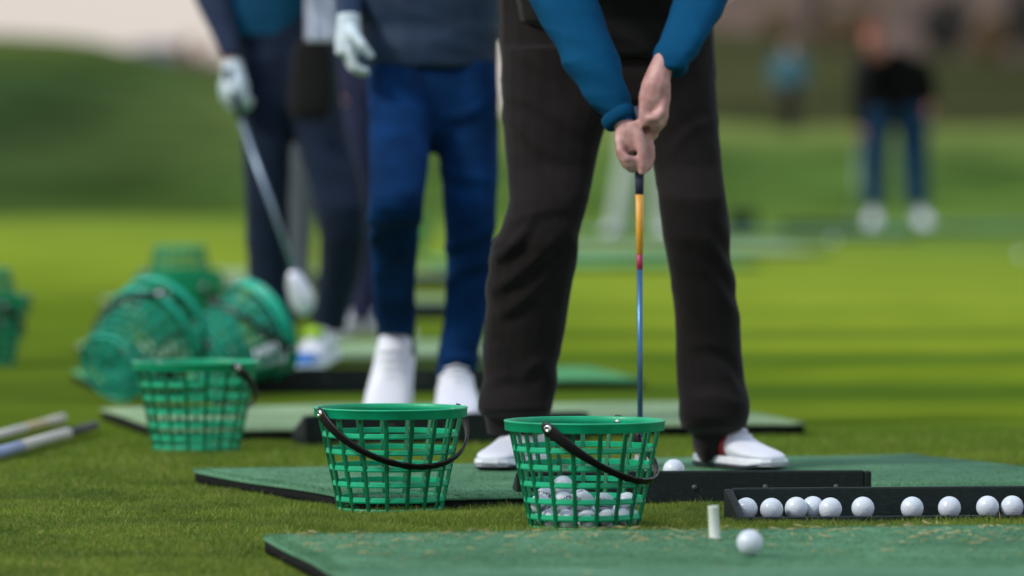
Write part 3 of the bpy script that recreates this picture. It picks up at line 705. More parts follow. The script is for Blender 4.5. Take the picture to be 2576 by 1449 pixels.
DULL = plain('dull_screw', (.05, .055, .055), .5)
# tray of the nearest mat, open to the camera
TB0 = P(1818, 1300, 12.05); t1 = tray((TB0.x, 11.99), 7, 1.45, .071, .20, 'black ball tray with a row of white golf balls in it', False, .022)
names = ['first ball at the left end of the black tray', 'second ball from the left in the black tray', 'third ball from the left in the black tray', 'rear ball of the touching pair left of centre in the tray',
         'front ball of the touching pair left of centre in the tray', 'lone ball midway along the black tray', 'left ball of two near each other right of centre in the tray', 'right ball of two near each other right of centre in the tray',
         'last but one ball at the right end of the tray', 'ball cut off by the right edge in the tray']
for (x, dy), l in zip([(1878, .0), (1942, -.02), (2004, .01), (2046, .03), (2090, -.02), (2172, .0), (2296, -.01), (2390, -.01), (2486, .0), (2548, .0)], names):
    Yb = 11.99 + (x - 1818) / 1000 * .098 - .09 + dy
    ball((M_(x - 1288, Yb), Yb, .0085 + 0.0242), l, BM2, 'golf balls in the black tray')
pA = G(1300, 1290, 0); pR = G(2186, 1280, 0)
L = (pR - pA).length; t2 = tray((pA.x, 12.42), 4, L, .080, .17, 'long black ball tray behind the basket of balls', True)
pA = G(768, 1121, 0); pR = G(1482, 1112, 0); t3 = tray((pA.x, pA.y), math.degrees(math.atan2(pR.y - pA.y, pR.x - pA.x)), (pR - pA).length, .080, .18, 'black ball tray behind the empty basket on grass', True)
pA = G(640, 990, 0); pR = G(1232, 985, 0); t4 = tray((pA.x, pA.y), 3, (pR - pA).length, .080, .18, 'black ball tray before the bright green mat', True)
t5 = tray((-1.5, 25.1), 5, 1.6, .08, .18, 'far black ball tray seen low between jeans legs', True)
t6 = tray((-1.4, 30.3), 4, 1.6, .08, .18, 'farther black ball tray seen at shin height between jeans legs', True)
t7 = tray((2.26, 47.9), 2, .72, .10, .2, 'far dark ball tray on the grass left of the man in black', True)
t8 = tray((1.88, 50.0), 2, .28, .16, .2, 'small far black box beside the right knee of the golfer', True)

# ------------------------------------------------------------------ grass blades
MATS += TRAYS
xa, ya = scatter(520000, 11.4, 13.0, 0.115, 0.016); xb, yb = scatter(380000, 9.4, 11.4, 0.115, 0.016); xc, yc = scatter(290000, 13.0, 17.0, 0.115, 0.016); kk = rng.random(len(yc)) < np.clip((16.2 - yc) / 3, 0, 1) ** 1.5; xc, yc = xc[kk], yc[kk]
x_, y_ = np.concatenate([xa, xb, xc]), np.concatenate([ya, yb, yc])
cl = np.array([noise.noise(Vector((a * 5, b * 5, 1))) for a, b in zip(x_[::1], y_[::1])])
hh = rng.uniform(0.006, 0.0145, len(x_)) * (1 + 0.6 * cl) * (1 + 0.75 * np.exp(-((y_ - 11.9) / .5) ** 2) * (x_ > -.55)) + (rng.random(len(x_)) < 0.015) * 0.010
go = blades('grass', x_, y_, np.zeros(len(x_)), hh, rng.uniform(0.0011, 0.0022, len(x_)), rng.uniform(0.1, 1.1, len(x_)), GRASS)
tag(go, 'short trampled grass between the driving mats', 'grass', kind='stuff')
# ------------------------------------------------------------------ people
def ring_xy(c, rx, ry, n=20, p=2.3):
    out = []
    for k in range(n):
        a = 2 * PI * k / n; ca, sa = math.cos(a), math.sin(a)
        out.append(Vector((c.x + rx * math.copysign(abs(ca) ** (2 / p), ca), c.y + ry * math.copysign(abs(sa) ** (2 / p), sa), c.z)))
    return out
def limb(mb, secs, Z, k=0.9, shrink=0.0):
    rings = []
    for s in secs:
        xl, xr, y = s[:3]; dz = s[3] if len(s) > 3 else 0; kk = s[4] if len(s) > 4 else k
        rx = max(.008, M_((xr - xl) / 2, Z + dz) - shrink); ry = max(.008, M_((xr - xl) / 2, Z + dz) * kk - shrink)
        rings.append(ring_xy(P((xl + xr) / 2, y, Z + dz), rx, ry))
    mb.loft(rings)
def folds(A, fx=7, fz=11, slant=6, seed=0, zones=()):
    def f(c):
        a = 0.35
        for (z0, wz, s) in zones: a += s * math.exp(-((c.z - z0) / wz) ** 2)
        q = Vector((c.x * fx + seed, c.y * fx, c.z * fz + slant * c.x))
        n = noise.noise(q); m = noise.noise(q * 2.1 + Vector((5, 2, 1)))
        return A * a * ((1 - abs(n) * 2.2) * .7 + .35 * m)
    return f
def creases(lines, base_f, A=.0055, w=14):
    def f(c):
        x = 1288 + c.x * FPX * K / c.y; y = (138 - (c.z - CAMH) * FPX / c.y) * K; d = base_f(c)
        for x0, y0, x1, y1, a in lines:
            ux, uy = x1 - x0, y1 - y0; L = math.hypot(ux, uy); ux /= L; uy /= L
            t_ = ((x - x0) * ux + (y - y0) * uy) / L
            if t_ < -.15 or t_ > 1.15: continue
            s_ = (x - x0) * -uy + (y - y0) * ux + 9 * math.sin(t_ * 4 + x0)
            if abs(s_) > 5 * w: continue
            e_ = max(0, min(1, (t_ + .15) / .35)) * max(0, min(1, (1.15 - t_) / .45))
            d += A * a * e_ * (math.exp(-(s_ / w) ** 2) - .8 * math.exp(-((s_ - 1.9 * w) / (1.2 * w)) ** 2))
        return d
    return f
def shoe_mesh(mbU, mbS, zg=((0.0, -.003), (.003, .002), (.009, .003), (.011, .002))):
    st = [(-.100, .018, .052, .030), (-.094, .029, .078, .024), (-.070, .036, .098, .020), (-.030, .038, .104, .020), (.010, .039, .098, .020), (.045, .042, .080, .020), (.085, .047, .062, .020), (.125, .049, .052, .021), (.160, .045, .046, .022), (.185, .034, .039, .024), (.198, .016, .032, .026)]
    rings = []
    for x_, w_, zt, zb in st:
        yo = -.006 * max(0, x_ / .2) ; r = []
        for k in range(20):
            a = 2 * PI * k / 20; ca, sa = math.cos(a), math.sin(a)
            zm = (zt + zb) / 2; wv = w_ * (1 - .28 * max(0, sa))
            r.append(Vector((x_, yo + wv * math.copysign(abs(ca) ** .75, ca), zm + (zt - zb) / 2 * math.copysign(abs(sa) ** .8, sa))))
        rings.append(r)
    mbU.loft(rings)
    so_ = []
    for z, g in zg:
        o = []
        for x_, w_, zt, zb in st: o.append(Vector((x_ * 1.015, -.006 * max(0, x_ / .2) + w_ + g, z + (.010 * max(0, (x_ - .12) / .08) if z < .01 else 0))))
        for x_, w_, zt, zb in reversed(st): o.append(Vector((x_ * 1.015, -.006 * max(0, x_ / .2) - w_ - g, z + (.010 * max(0, (x_ - .12) / .08) if z < .01 else 0))))
        so_.append(o)
    mbS.loft(so_)
def add_shoe(root, base, loc, heading, pitch=0.0, scale=1.0, upper=WHITE_LEATHER, sole=SOLE_WHITE, heel=None, tongue=None, toe=None, wide=1.0):
    """loc: ground point under the ankle; heading: angle of the toe from +x; pitch > 0 lifts the heel"""
    wd_ = Matrix.Scale(wide, 4, (0, 1, 0)); M4 = Matrix.Translation(Vector(loc) - Vector(base)) @ Matrix.Rotation(heading, 4, 'Z') @ Matrix.Translation((.15 * scale, 0, 0)) @ Matrix.Rotation(pitch, 4, 'Y') @ Matrix.Translation((-.15 * scale, 0, 0)) @ Matrix.Scale(scale, 4) @ wd_
    u, s = MB(), MB(); shoe_mesh(u, s)
    for m in (u, s): m.v = [M4 @ v for v in m.v]
    so_ = u.build('shoe', upper, root); so_.modifiers.new('s', 'SUBSURF').render_levels = 2; so_.modifiers['s'].levels = 1
    s.build('sole', sole, so_, smooth=False)
    u2, s2 = MB(), MB(); shoe_mesh(u2, s2, ((.0112, .0015), (.0125, .0025), (.022, .002), (.027, .0))); s2.v = [M4 @ v for v in s2.v]
    s2.build('midsole', SOLE_WHITE if upper is WHITE_LEATHER else sole, so_, smooth=False)
    lc = MB()
    for k in range(4):
        x_ = .018 + k * .018; z = .101 - k * .0105
        lc.tube([M4 @ Vector((x_, -.026, z - .010)), M4 @ Vector((x_ + .003, 0, z)), M4 @ Vector((x_, .026, z - .010))], .003 * scale, 6)
    lc.build('laces', sole if sole is SOLE_WHITE else WHITE_LEATHER, so_)
    def patch(name, x0, x1, z0, z1, mat, g=.0025):
        st = [(-.100, .018, .052, .030), (-.094, .029, .078, .024), (-.070, .036, .098, .020), (-.040, .0378, .104, .020), (.010, .039, .098, .020), (.045, .042, .080, .020), (.085, .047, .062, .020), (.125, .049, .052, .021), (.160, .045, .046, .022), (.185, .034, .039, .024), (.198, .016, .032, .026)]
        mb = MB(); rings = []
        for x_, w_, zt, zb in st:
            if x_ < x0 - .001 or x_ > x1 + .001: continue
            yo = -.006 * max(0, x_ / .2); r = []
            for k in range(20):
                a = 2 * PI * k / 20; ca, sa = math.cos(a), math.sin(a); zm = (zt + zb) / 2; wv = (w_ + g) * (1 - .28 * max(0, sa))
                z = zm + ((zt - zb) / 2 + g) * math.copysign(abs(sa) ** .8, sa)
                r.append(M4 @ Vector((x_ + (-g if x_ < -.09 else g if x_ > .19 else 0), yo + wv * math.copysign(abs(ca) ** .75, ca), min(max(z, z0), z1))))
            rings.append(r)
        mb.loft(rings); mb.build(name, mat, so_)
    if heel: patch('heel_patch', -.1, .045, .027, .070, heel)
    if toe: patch('toe_cap', .125, .198, .02, .06, toe)
    if tongue:
        mb = MB(); mb.ball(M4 @ Vector((.035, 0, .096)), (.034, .024, .022), 14, 8); mb.build('tongue', tongue, so_)
    return so_
def head(mb, c, face, up, s=1.0):
    f = Vector(face).normalized(); u = Vector(up); u = (u - f * u.dot(f)).normalized(); r = u.cross(f)
    M3 = Matrix((f, r, u)).transposed()
    def q(a, b, d): return Vector(c) + M3 @ Vector((a, b, d)) * s
    mb.ball(q(-.01, 0, .03), (.098 * s, .076 * s, .092 * s), 20, 14, M3)
    mb.ball(q(.018, 0, -.04), (.070 * s, .062 * s, .078 * s), 18, 12, M3)
    mb.tube([q(.085, 0, .025), q(.108, 0, -.015), q(.090, 0, -.028)], [.010 * s, .016 * s, .012 * s], 10)
    mb.tube([q(.078, -.02, -.058), q(.088, 0, -.057), q(.078, .02, -.058)], [.008 * s, .011 * s, .008 * s], 8)
    mb.tube([q(.076, -.045, .036), q(.092, 0, .036), q(.076, .045, .036)], [.010 * s, .011 * s, .010 * s], 8)
    mb.ball(q(.070, 0, -.095), .026 * s)
    for k in (-1, 1): mb.ball(q(-.012, .079 * k, -.008), (.018 * s, .010 * s, .032 * s), 10, 8, M3)
    mb.tube([q(-.02, 0, -.04), q(-.035, 0, -.15)], [.058 * s, .062 * s], 14)
    return q, M3
def face_parts(root, q, M3, s, base, hair):
    B = Vector(base); hb = MB()
    hb.ball(q(-.022, 0, .046) - B, (.100 * s, .083 * s, .088 * s), 20, 12, M3)
    hb.ball(q(-.065, 0, -.015) - B, (.055 * s, .074 * s, .075 * s), 16, 10, M3)
    hb.build('hair', hair, root)
    for k in (-1, 1):
        e_ = MB(); e_.ball(q(.077, .030 * k, .014) - B, .0125 * s, 10, 8); e_.build('eye', INK, root)
def hand(mb, wrist, d, nrm, side, curl=0.6, s=1.0):
    """d: direction of the fingers, nrm: out of the back of the hand, side: +1 when the thumb is on d x nrm"""
    d = Vector(d).normalized(); n = Vector(nrm); n = (n - d * n.dot(d)).normalized(); t = d.cross(n) * side
    w_ = Vector(wrist)
    mb.tube([w_ - d * .03, w_ + d * .01, w_ + d * .05, w_ + d * .085], [.026 * s, .028 * s, .032 * s, .030 * s], 12)
    for o in (-.018, .018): mb.tube([w_ + d * .02 + t * o * .7, w_ + d * .085 + t * o], [.02 * s, .018 * s], 10)
    for k, (o, l) in enumerate(((.030, .074), (.010, .084), (-.010, .078), (-.029, .060))):
        p = w_ + d * .088 + t * o; pts = [p - d * .02, p]; a = 0
        for j, fr in enumerate((.45, .32, .23)):
            a += curl * (.6 if j == 0 else .9); p = p + (d * math.cos(a) - n * math.sin(a)) * l * fr; pts.append(p)
        mb.tube(pts, [.0105 * s, .0100 * s, .0095 * s, .0085 * s, .0065 * s], 8)
    p = w_ + d * .02 + t * .028; pts = [p, p + (d * .5 + t * .7 - n * .2) * .035, p + (d * .9 + t * .8 - n * .5) * .052, p + (d * 1.3 + t * .6 - n * .9) * .062]
    mb.tube(pts, [.016 * s, .0135 * s, .0115 * s, .008 * s], 8)
def limb_pts(secs, Z): return [P((s[0] + s[1]) / 2, s[2], Z + (s[3] if len(s) > 3 else 0)) for s in secs]

def person(label, Z, base, legs, hips, torso, arms, trouser_mat, top_mat, sleeve_mat, head_c, face, up, hair=HAIR, skin=SKIN, vox=.009, bvox=.006,
           tfold=None, sfold=None, hands=(), glove=None, kleg=.95, khip=.6, ktorso=.55, top_name='jacket', sleeves_separate=True, body_extra=None, hs=1.0):
    root_mb = MB()
    for s in legs: limb(root_mb, [q for q in s], Z, kleg * .9, .014)
    limb(root_mb, hips, Z, khip * .9, .016)
    limb(root_mb, torso, Z, ktorso * .9, .016)
    for s in arms: limb(root_mb, s, Z, .9, .012)
    q, M3 = head(root_mb, head_c, face, up, hs)
    # neck down to the torso
    t0 = torso[0]; root_mb.tube([Vector(head_c) + M3 @ Vector((-.035, 0, -.12)), P((t0[0] + t0[1]) / 2, t0[2] + 20, Z + (t0[3] if len(t0) > 3 else 0))], [.058, .07], 14)
    for h in hands: h(root_mb)
    me = remesh(root_mb, 'person', bvox, 2, None, base)
    root = link('person', me, skin); root.location = base
    tag(root, label, 'person')
    mb = MB()
    for s in legs: limb(mb, s, Z, kleg)
    limb(mb, hips, Z, khip)
    link('trousers', remesh(mb, 'trousers', vox, 3, tfold, base), trouser_mat, root)
    mb = MB(); limb(mb, torso, Z, ktorso)
    if not sleeves_separate:
        for s in arms: limb(mb, s, Z, .95)
    link(top_name, remesh(mb, top_name, vox, 3, sfold, base), top_mat, root)
    if sleeves_separate:
        for s in arms:
            mb = MB(); limb(mb, s, Z, .95); link('sleeve', remesh(mb, 'sleeve', vox * .8, 3, sfold, base), sleeve_mat, root)
    face_parts(root, q, M3, hs, base, hair)
    return root

# --- P1: golfer in dark trousers
Z1 = 13.30
base1 = Vector((M_(1550 - 1288, Z1), Z1, .036))
legL = [(1262, 1560, 120, .10), (1262, 1550, 200, .08), (1263, 1540, 260, .06), (1266, 1518, 330, .03), (1276, 1498, 420, 0), (1281, 1480, 500, -.05), (1268, 1465, 560, -.06), (1241, 1456, 610, -.06), (1226, 1441, 700, -.03), (1220, 1426, 800, 0), (1214, 1409, 900, .02), (1219, 1401, 955, .02), (1204, 1393, 1005, .01), (1202, 1390, 1030, .0), (1221, 1377, 1050, .03), (1226, 1370, 1092, .04)]
legR = [(1560, 1795, 120, .10), (1575, 1799, 200, .08), (1592, 1803, 260, .06), (1622, 1807, 330, .03), (1645, 1816, 420, 0), (1653, 1826, 500, -.05), (1666, 1836, 600, -.05), (1688, 1850, 700, -.02), (1697, 1862, 800, 0), (1700, 1868, 900, .02), (1706, 1877, 960, .02), (1710, 1886, 1010, .01), (1706, 1884, 1045, .01), (1712, 1876, 1072, .02), (1738, 1846, 1090, .06, 1.3), (1743, 1818, 1122, .07, 1.9), (1760, 1795, 1160, .08, 3.2)]
hips1 = [(1258, 1792, -60, .12), (1254, 1794, 20, .12), (1257, 1799, 110, .10), (1262, 1802, 190, .08), (1275, 1795, 250, .07), (1340, 1740, 285, .06)]
torso1 = [(1400, 1690, -455, -.28), (1330, 1770, -400, -.25), (1305, 1790, -280, -.16), (1300, 1785, -140, -.05), (1296, 1776, -20, .03), (1310, 1765, 50, .05), (1420, 1720, 95, .02), (1480, 1690, 140, .01)]
armL1 = [(1290, 1430, -400, -.22), (1268, 1450, -330, -.24), (1275, 1470, -200, -.27), (1298, 1482, -90, -.30), (1332, 1503, 0, -.33), (1386, 1536, 100, -.38), (1428, 1562, 180, -.41), (1468, 1580, 240, -.43), (1508, 1588, 280, -.44), (1536, 1592, 308, -.45)]
armR1 = [(1660, 1800, -400, -.22), (1680, 1860, -330, -.24), (1700, 1880, -200, -.27), (1706, 1862, -90, -.30), (1697, 1832, 0, -.33), (1670, 1792, 75, -.38), (1650, 1752, 130, -.42), (1643, 1720, 172, -.44)]
ZH1 = Z1 - .46
def HC(cx, cy, d=0.0): return P(1446.5 + .2603 * cx, 125.8 + .2603 * cy, ZH1 + d)
CU = M_(.2603, ZH1)
def hands1(mb):
    def ch(pts): mb.tube([HC(a, b, d) for a, b, r, d in pts], [r * CU for a, b, r, d in pts], 10)
    # lower hand (his right)
    ch([(400, 560, 95, .02), (450, 670, 100, .01), (510, 800, 118, 0), (545, 900, 112, 0), (570, 985, 90, 0)])
    ch([(470, 720, 80, .0), (440, 860, 62, -.008), (450, 960, 52, -.012)])
    ch([(560, 700, 60, -.012), (620, 830, 60, -.022), (650, 1000, 48, -.03), (655, 1110, 46, -.03), (650, 1205, 40, -.026)])     # thumb down the grip
    ch([(680, 820, 55, .0), (725, 930, 46, -.006), (735, 1040, 44, -.008), (705, 1140, 40, -.012), (650, 1165, 34, -.02)])          # index
    ch([(430, 870, 44, -.016), (440, 980, 42, -.028), (500, 1050, 40, -.034), (585, 1060, 36, -.028)])
    ch([(425, 930, 42, -.010), (455, 1050, 40, -.024), (520, 1110, 38, -.028), (595, 1110, 34, -.022)])
    ch([(430, 990, 40, -.004), (480, 1110, 38, -.014), (545, 1160, 36, -.016), (600, 1150, 32, -.012)])
    ch([(560, 860, 70, .012), (620, 960, 70, .012), (640, 1100, 60, .008)])
    for q in ((541, 957, .012, 66), (678, 754, .014, 60), (610, 900, .012, 70)): mb.ball(HC(q[0], q[1], q[2]), q[3] * CU)
    # upper hand (his left)
    ch([(720, 560, 70, .014), (700, 680, 66, .012), (690, 800, 60, .012)])
    ch([(880, 60, 105, .02), (825, 190, 118, .01), (775, 350, 138, 0), (745, 480, 138, 0), (735, 590, 112, .004)])
    ch([(840, 330, 90, -.004), (860, 480, 66, -.008), (850, 600, 54, -.012)])
    ch([(700, 420, 70, -.002), (672, 530, 62, -.012), (662, 640, 52, -.020), (676, 740, 44, -.022)])                                 # thumb
    ch([(860, 540, 50, -.012), (862, 650, 46, -.016), (810, 720, 42, -.022), (735, 720, 36, -.02)])
    ch([(850, 500, 50, -.016), (840, 600, 46, -.026), (780, 660, 42, -.034), (710, 660, 36, -.03)])
    ch([(860, 580, 46, .0), (850, 700, 44, -.004), (790, 770, 40, -.010), (725, 770, 36, -.012)])
    ch([(800, 600, 46, .006), (790, 740, 42, .004), (770, 830, 40, .0), (710, 840, 36, -.004)])
BROWN_BLACK = cloth('charcoal_trousers', (0.0100, 0.0082, 0.0084), .8, .3, 700, .08)
BLACK_VEST = cloth('black_vest', (0.010, 0.010, 0.011), .85, .15, 500, .1)
BLUE_SLEEVE = cloth('blue_jumper', (0.002, 0.056, 0.135), 0.85, .12, 500, .0)
kz = lambda y: P(1300, y, Z1).z
p1 = person('golfer in dark trousers, black vest and blue sleeves gripping a club', Z1, base1, [legL, legR], hips1, torso1, [armL1, armR1], BROWN_BLACK, BLACK_VEST, BLUE_SLEEVE,
            P(1540, -555, Z1 - .42), (0, -.75, -.65), (0, -.5, .85), tfold=creases([(1222, 668, 1345, 556, 1.2), (1222, 742, 1420, 588, 1), (1235, 800, 1400, 690, .7), (1275, 560, 1440, 520, .6), (1225, 965, 1330, 950, .7), (1320, 950, 1400, 880, .8), (1232, 850, 1310, 905, -.7), (1850, 715, 1735, 560, 1), (1862, 790, 1715, 640, .8), (1868, 990, 1780, 900, .9), (1875, 1020, 1740, 1000, .6), (1265, 300, 1420, 400, .7), (1270, 240, 1480, 330, .6), (1660, 470, 1800, 590, .7), (1800, 300, 1680, 380, .6), (1300, 130, 1420, 230, .5), (1740, 860, 1860, 900, .5)], folds(.005, 5, 8, 11, 3, [(kz(640), .10, .8), (kz(960), .06, .6), (kz(300), .12, .5)])),
            sfold=folds(.013, 7, 13, 9, 8, [(kz(200), .10, .5)]), hands=[hands1], vox=.006, bvox=.0048, kleg=.82, khip=.42, ktorso=.45, top_name='vest')
add_shoe(p1, base1, P(1312, 1190, Z1 + .06).xy.to_3d() + Vector((0, 0, .037)), R(-108), 0, 1.1, sole=SOLE_DARK)
add_shoe(p1, base1, P(1832, 1186, Z1 + .06).xy.to_3d() + Vector((0, 0, .037)), R(-58), 0, 1.06, sole=SOLE_DARK, heel=RED)
for sl_, secs in zip([c for c in p1.children if c.name.startswith('sleeve')], (armL1, armR1)):
    a_, b_ = [P((q[0] + q[1]) / 2, q[2], Z1 + q[3]) for q in secs[-2:]]; d_ = (b_ - a_).normalized(); r_ = .040
    mb = MB(); mb.tube([b_ - d_ * .026, b_ - d_ * .022, b_ - d_ * .012, b_ - d_ * .002, b_ + d_ * .002], [r_ * .96, r_ * 1.02, r_, r_ * .97, r_ * .86], 20)
    mb.build('cuff', BLUE_SLEEVE, sl_, base1)
# club
def iron_head(mb, hosel, along, face, s=1.0):
    """a forged iron: blade from the hosel along 'along', flat side towards 'face'"""
    a = Vector(along).normalized(); u = Vector((0, 0, 1)); u = (u - a * u.dot(a)).normalized(); f = a.cross(u)
    if f.dot(Vector(face)) < 0: f = -f
    prof = [(-.008, -.012, .030), (.012, -.016, .026), (.035, -.018, .036), (.060, -.017, .050), (.076, -.012, .054), (.084, .0, .046)]
    rings = []
    for x_, z0, z1 in prof:
        c = Vector(hosel) + a * x_ * s - u * .012 * s
        rings.append([c + u * z0 * s - f * .011 * s, c + u * z0 * s + f * .008 * s, c + u * (z0 * .3) * s + f * .009 * s, c + u * z1 * s + f * .001 * s - f * .006 * s, c + u * z1 * s - f * .010 * s, c + u * (z0 * .4) * s - f * .013 * s])
    mb.loft(rings)
    mb.tube([Vector(hosel) + u * .055 * s, Vector(hosel) - u * .012 * s], [.0072 * s, .0085 * s], 10)
SHAFT_BLUE = plain('blue_steel_shaft', (0.06, 0.145, 0.27), .34, .5, Metallic=.75)
YELLOW = plain('yellow_band', (0.62, 0.30, 0.03), .45); RED_BAND = plain('crimson_band', (0.30, 0.008, 0.055), .45); NAVY_GRIP = plain('navy_grip', (0.010, 0.020, 0.045), .7)
ZC1 = ZH1 + .0
def seg(mb, pts, r, n=14): mb.tube(pts, r, n)
cl1 = empty('golf_club', (P(1612, 1185, ZC1 - .06).x, ZC1 - .06, .03)); tag(cl1, 'golf club with yellow, crimson and blue shaft in the hands of the golfer', 'golf club')
cb = Vector(cl1.location)
def cpt(y): 
    t_ = (y - 200) / 985; return P(1609 + .003 * (y - 600), y, ZC1 + .012 - .07 * t_) - cb
mb = MB(); seg(mb, [cpt(268), cpt(330), cpt(460), cpt(489)], [.0135, .0125, .0105, .0098]); mb.build('grip', NAVY_GRIP, cl1)
mb = MB(); seg(mb, [cpt(489), cpt(490), cpt(560), cpt(639), cpt(640)], [.006, .0092, .0085, .0078, .006]); mb.build('yellow_band', YELLOW, cl1)
mb = MB(); seg(mb, [cpt(640), cpt(641), cpt(677), cpt(678)], [.006, .0074, .0070, .006]); mb.build('crimson_band', RED_BAND, cl1)
mb = MB(); seg(mb, [cpt(678), cpt(900), cpt(1172)], [.0068, .0064, .0058]); mb.build('shaft', SHAFT_BLUE, cl1)
mb = MB(); iron_head(mb, cpt(1178) + Vector((0, 0, .012)), (.30, -.95, 0), (0.95, .30, 0)); mb.build('head', CHROME, cl1, smooth=False)

# --- P2: man in blue jeans
Z2 = 15.62; base2 = Vector((M_(1080 - 1288, Z2), Z2, .036))
JEANS = cloth('blue_jeans', (0.0012, 0.021, 0.080), .85, .5, 600, .0); NAVY_JACKET = cloth('navy_jacket', (0.009, 0.025, 0.058), .6, .35, 300, .0, .25)
legL2 = [(925, 1095, 150, .02), (925, 1090, 240, -.03), (926, 1085, 330, -.10), (929, 1078, 420, -.19), (930, 1068, 490, -.25), (928, 1064, 525, -.25), (926, 1058, 570, -.19), (932, 1050, 640, -.10), (936, 1046, 720, 0), (944, 1045, 800, .10), (948, 1045, 850, .19), (946, 1048, 905, .22)]
legR2 = [(1095, 1252, 150, .02), (1100, 1254, 240, 0), (1106, 1255, 330, 0), (1106, 1254, 420, -.02), (1115, 1250, 520, -.04), (1121, 1246, 620, -.03), (1124, 1240, 700, 0), (1116, 1226, 800, .02), (1102, 1203, 890, .02), (1095, 1197, 948, .01)]
hips2 = [(918, 1250, 20, .04), (918, 1252, 120, .04), (924, 1254, 220, .02), (960, 1220, 330, 0), (1040, 1160, 385, 0)]
torso2 = [(985, 1175, -300, .04), (915, 1245, -262, .04), (895, 1265, -180, .04), (902, 1258, -60, .03), (906, 1254, 60, .03), (904, 1254, 120, .02), (910, 1250, 172, .02)]
armL2 = [(885, 975, -255, .03), (860, 950, -190, .03), (838, 925, -70, .08), (840, 915, -10, .0), (850, 910, 50, -.1)]
armR2 = [(1190, 1275, -255, .03), (1215, 1300, -190, .03), (1215, 1295, -70, .10), (1205, 1275, 20, .14), (1205, 1262, 100, .15)]
hw = P(877, 62, Z2 - .12)
p2 = person('man in blue jeans and navy jacket walking towards the camera', Z2, base2, [legL2, legR2], hips2, torso2, [armL2, armR2], JEANS, NAVY_JACKET, NAVY_JACKET,
            P(1085, -462, Z2 + .02), (0, -1, -.1), (0, 0, 1), tfold=creases([(928, 540, 1060, 560, 1.2), (930, 600, 1040, 545, .9), (935, 690, 1040, 640, .7), (950, 850, 1045, 800, .8), (945, 800, 1040, 840, .6), (935, 260, 1060, 330, .6), (1115, 300, 1245, 250, .7), (1120, 640, 1240, 560, .9), (1125, 720, 1235, 640, .8), (1110, 880, 1205, 930, 1), (1100, 930, 1200, 890, .7), (1110, 420, 1240, 470, .6)], folds(.005, 6, 9, 7, 21), .008, 15),
            sfold=folds(.020, 4, 12, 3, 31), hands=[lambda m: hand(m, P(1228, 118, Z2 + .15), (-.2, -.1, -1), (1, 0, 0), 1, .6), lambda m: hand(m, hw, (0, -.15, -1), (-1, -.2, 0), -1, .7)], kleg=.95, khip=.55)
gm = MB(); hand(gm, hw, (0, -.15, -1), (-1, -.2, 0), -1, .7, 1.22); link('glove', remesh(gm, 'glove', .006, 2, None, base2), GLOVE, p2)
add_shoe(p2, base2, P(1000, 1035, Z2 + .22).xy.to_3d() + Vector((0, 0, .037)), R(-97), R(43), 1.16, wide=1.12)
add_shoe(p2, base2, P(1146, 1063, Z2 + .02).xy.to_3d() + Vector((0, 0, .037)), R(-86), R(14), 1.16, wide=1.08)

# --- P3: gloved man in navy trousers
Z3 = 19.0; base3 = Vector((M_(740 - 1288, Z3), Z3, .036))
NAVY_TR = cloth('navy_trousers', (0.007, 0.014, 0.032), .85, .25, 600, .1); TEAL_TOP = cloth('teal_top', (0.004, 0.060, 0.130), .8, .25, 500, .1); NAVY_SLEEVE = cloth('navy_sleeve', (0.020, 0.032, 0.070), .8, .2, 400, .1)
legL3 = [(600, 735, 140, .02), (606, 735, 230, .0), (610, 734, 320, -.02), (612, 730, 420, -.03), (616, 728, 520, -.03), (619, 728, 620, 0), (627, 735, 720, .03), (640, 745, 810, .05), (650, 742, 850, .06)]
legR3 = [(700, 850, 140, .02), (715, 858, 230, 0), (735, 872, 320, -.03), (762, 903, 420, -.08), (790, 924, 520, -.12), (806, 925, 600, -.1), (800, 906, 700, -.02), (790, 880, 780, .04), (786, 868, 832, .06)]
hips3 = [(592, 790, 30, .05), (594, 805, 100, .04), (598, 830, 170, .03), (604, 855, 250, .02), (640, 830, 310, .02)]
torso3 = [(620, 730, -225, .04), (555, 800, -190, .04), (545, 800, -110, .03), (556, 782, -10, .03), (562, 770, 50, .03), (566, 766, 94, .03)]
armL3 = [(530, 610, -190, .03), (492, 585, -140, .02), (478, 572, -60, .0), (490, 574, 0, -.03), (524, 590, 70, -.07), (548, 602, 120, -.1), (560, 606, 142, -.11)]
armR3 = [(755, 835, -190, .03), (785, 862, -130, .03), (800, 872, -60, -.02), (790, 850, -45, -.14), (775, 830, -70, -.24)]
hg = P(585, 172, Z3 - .11)
gd = (P(600, 265, Z3 - .16) - hg).normalized()
p3 = person('man in navy trousers and teal top holding an iron in his gloved hand', Z3, base3, [legL3, legR3], hips3, torso3, [armL3, armR3], NAVY_TR, TEAL_TOP, NAVY_SLEEVE,
            P(675, -345, Z3 + .02), (-.3, -1, -.1), (0, 0, 1), tfold=folds(.010, 6, 9, 6, 41), sfold=folds(.008, 5, 10, 3, 51),
            hands=[lambda m: hand(m, hg, gd, (-.5, -.8, 0), 1, .9), lambda m: hand(m, P(800, -75, Z3 - .26), (-.6, -.8, 0), (0, 0, 1), 1, .6)], vox=.01)
gm = MB(); hand(gm, hg + gd * .01, gd, (-.5, -.8, 0), 1, .9, 1.35); gm.ball(hg + gd * .075, (.045, .045, .055)); link('glove', remesh(gm, 'glove', .006, 2, None, base3), GLOVE, p3)
add_shoe(p3, base3, P(806, 933, Z3 - .0).xy.to_3d() + Vector((0, 0, .037)), R(-108), R(8), 1.12, tongue=LIME, toe=BLUE)
add_shoe(p3, base3, P(688, 925, Z3 + .25).xy.to_3d() + Vector((0, 0, .037)), R(-105), 0, 1.08)
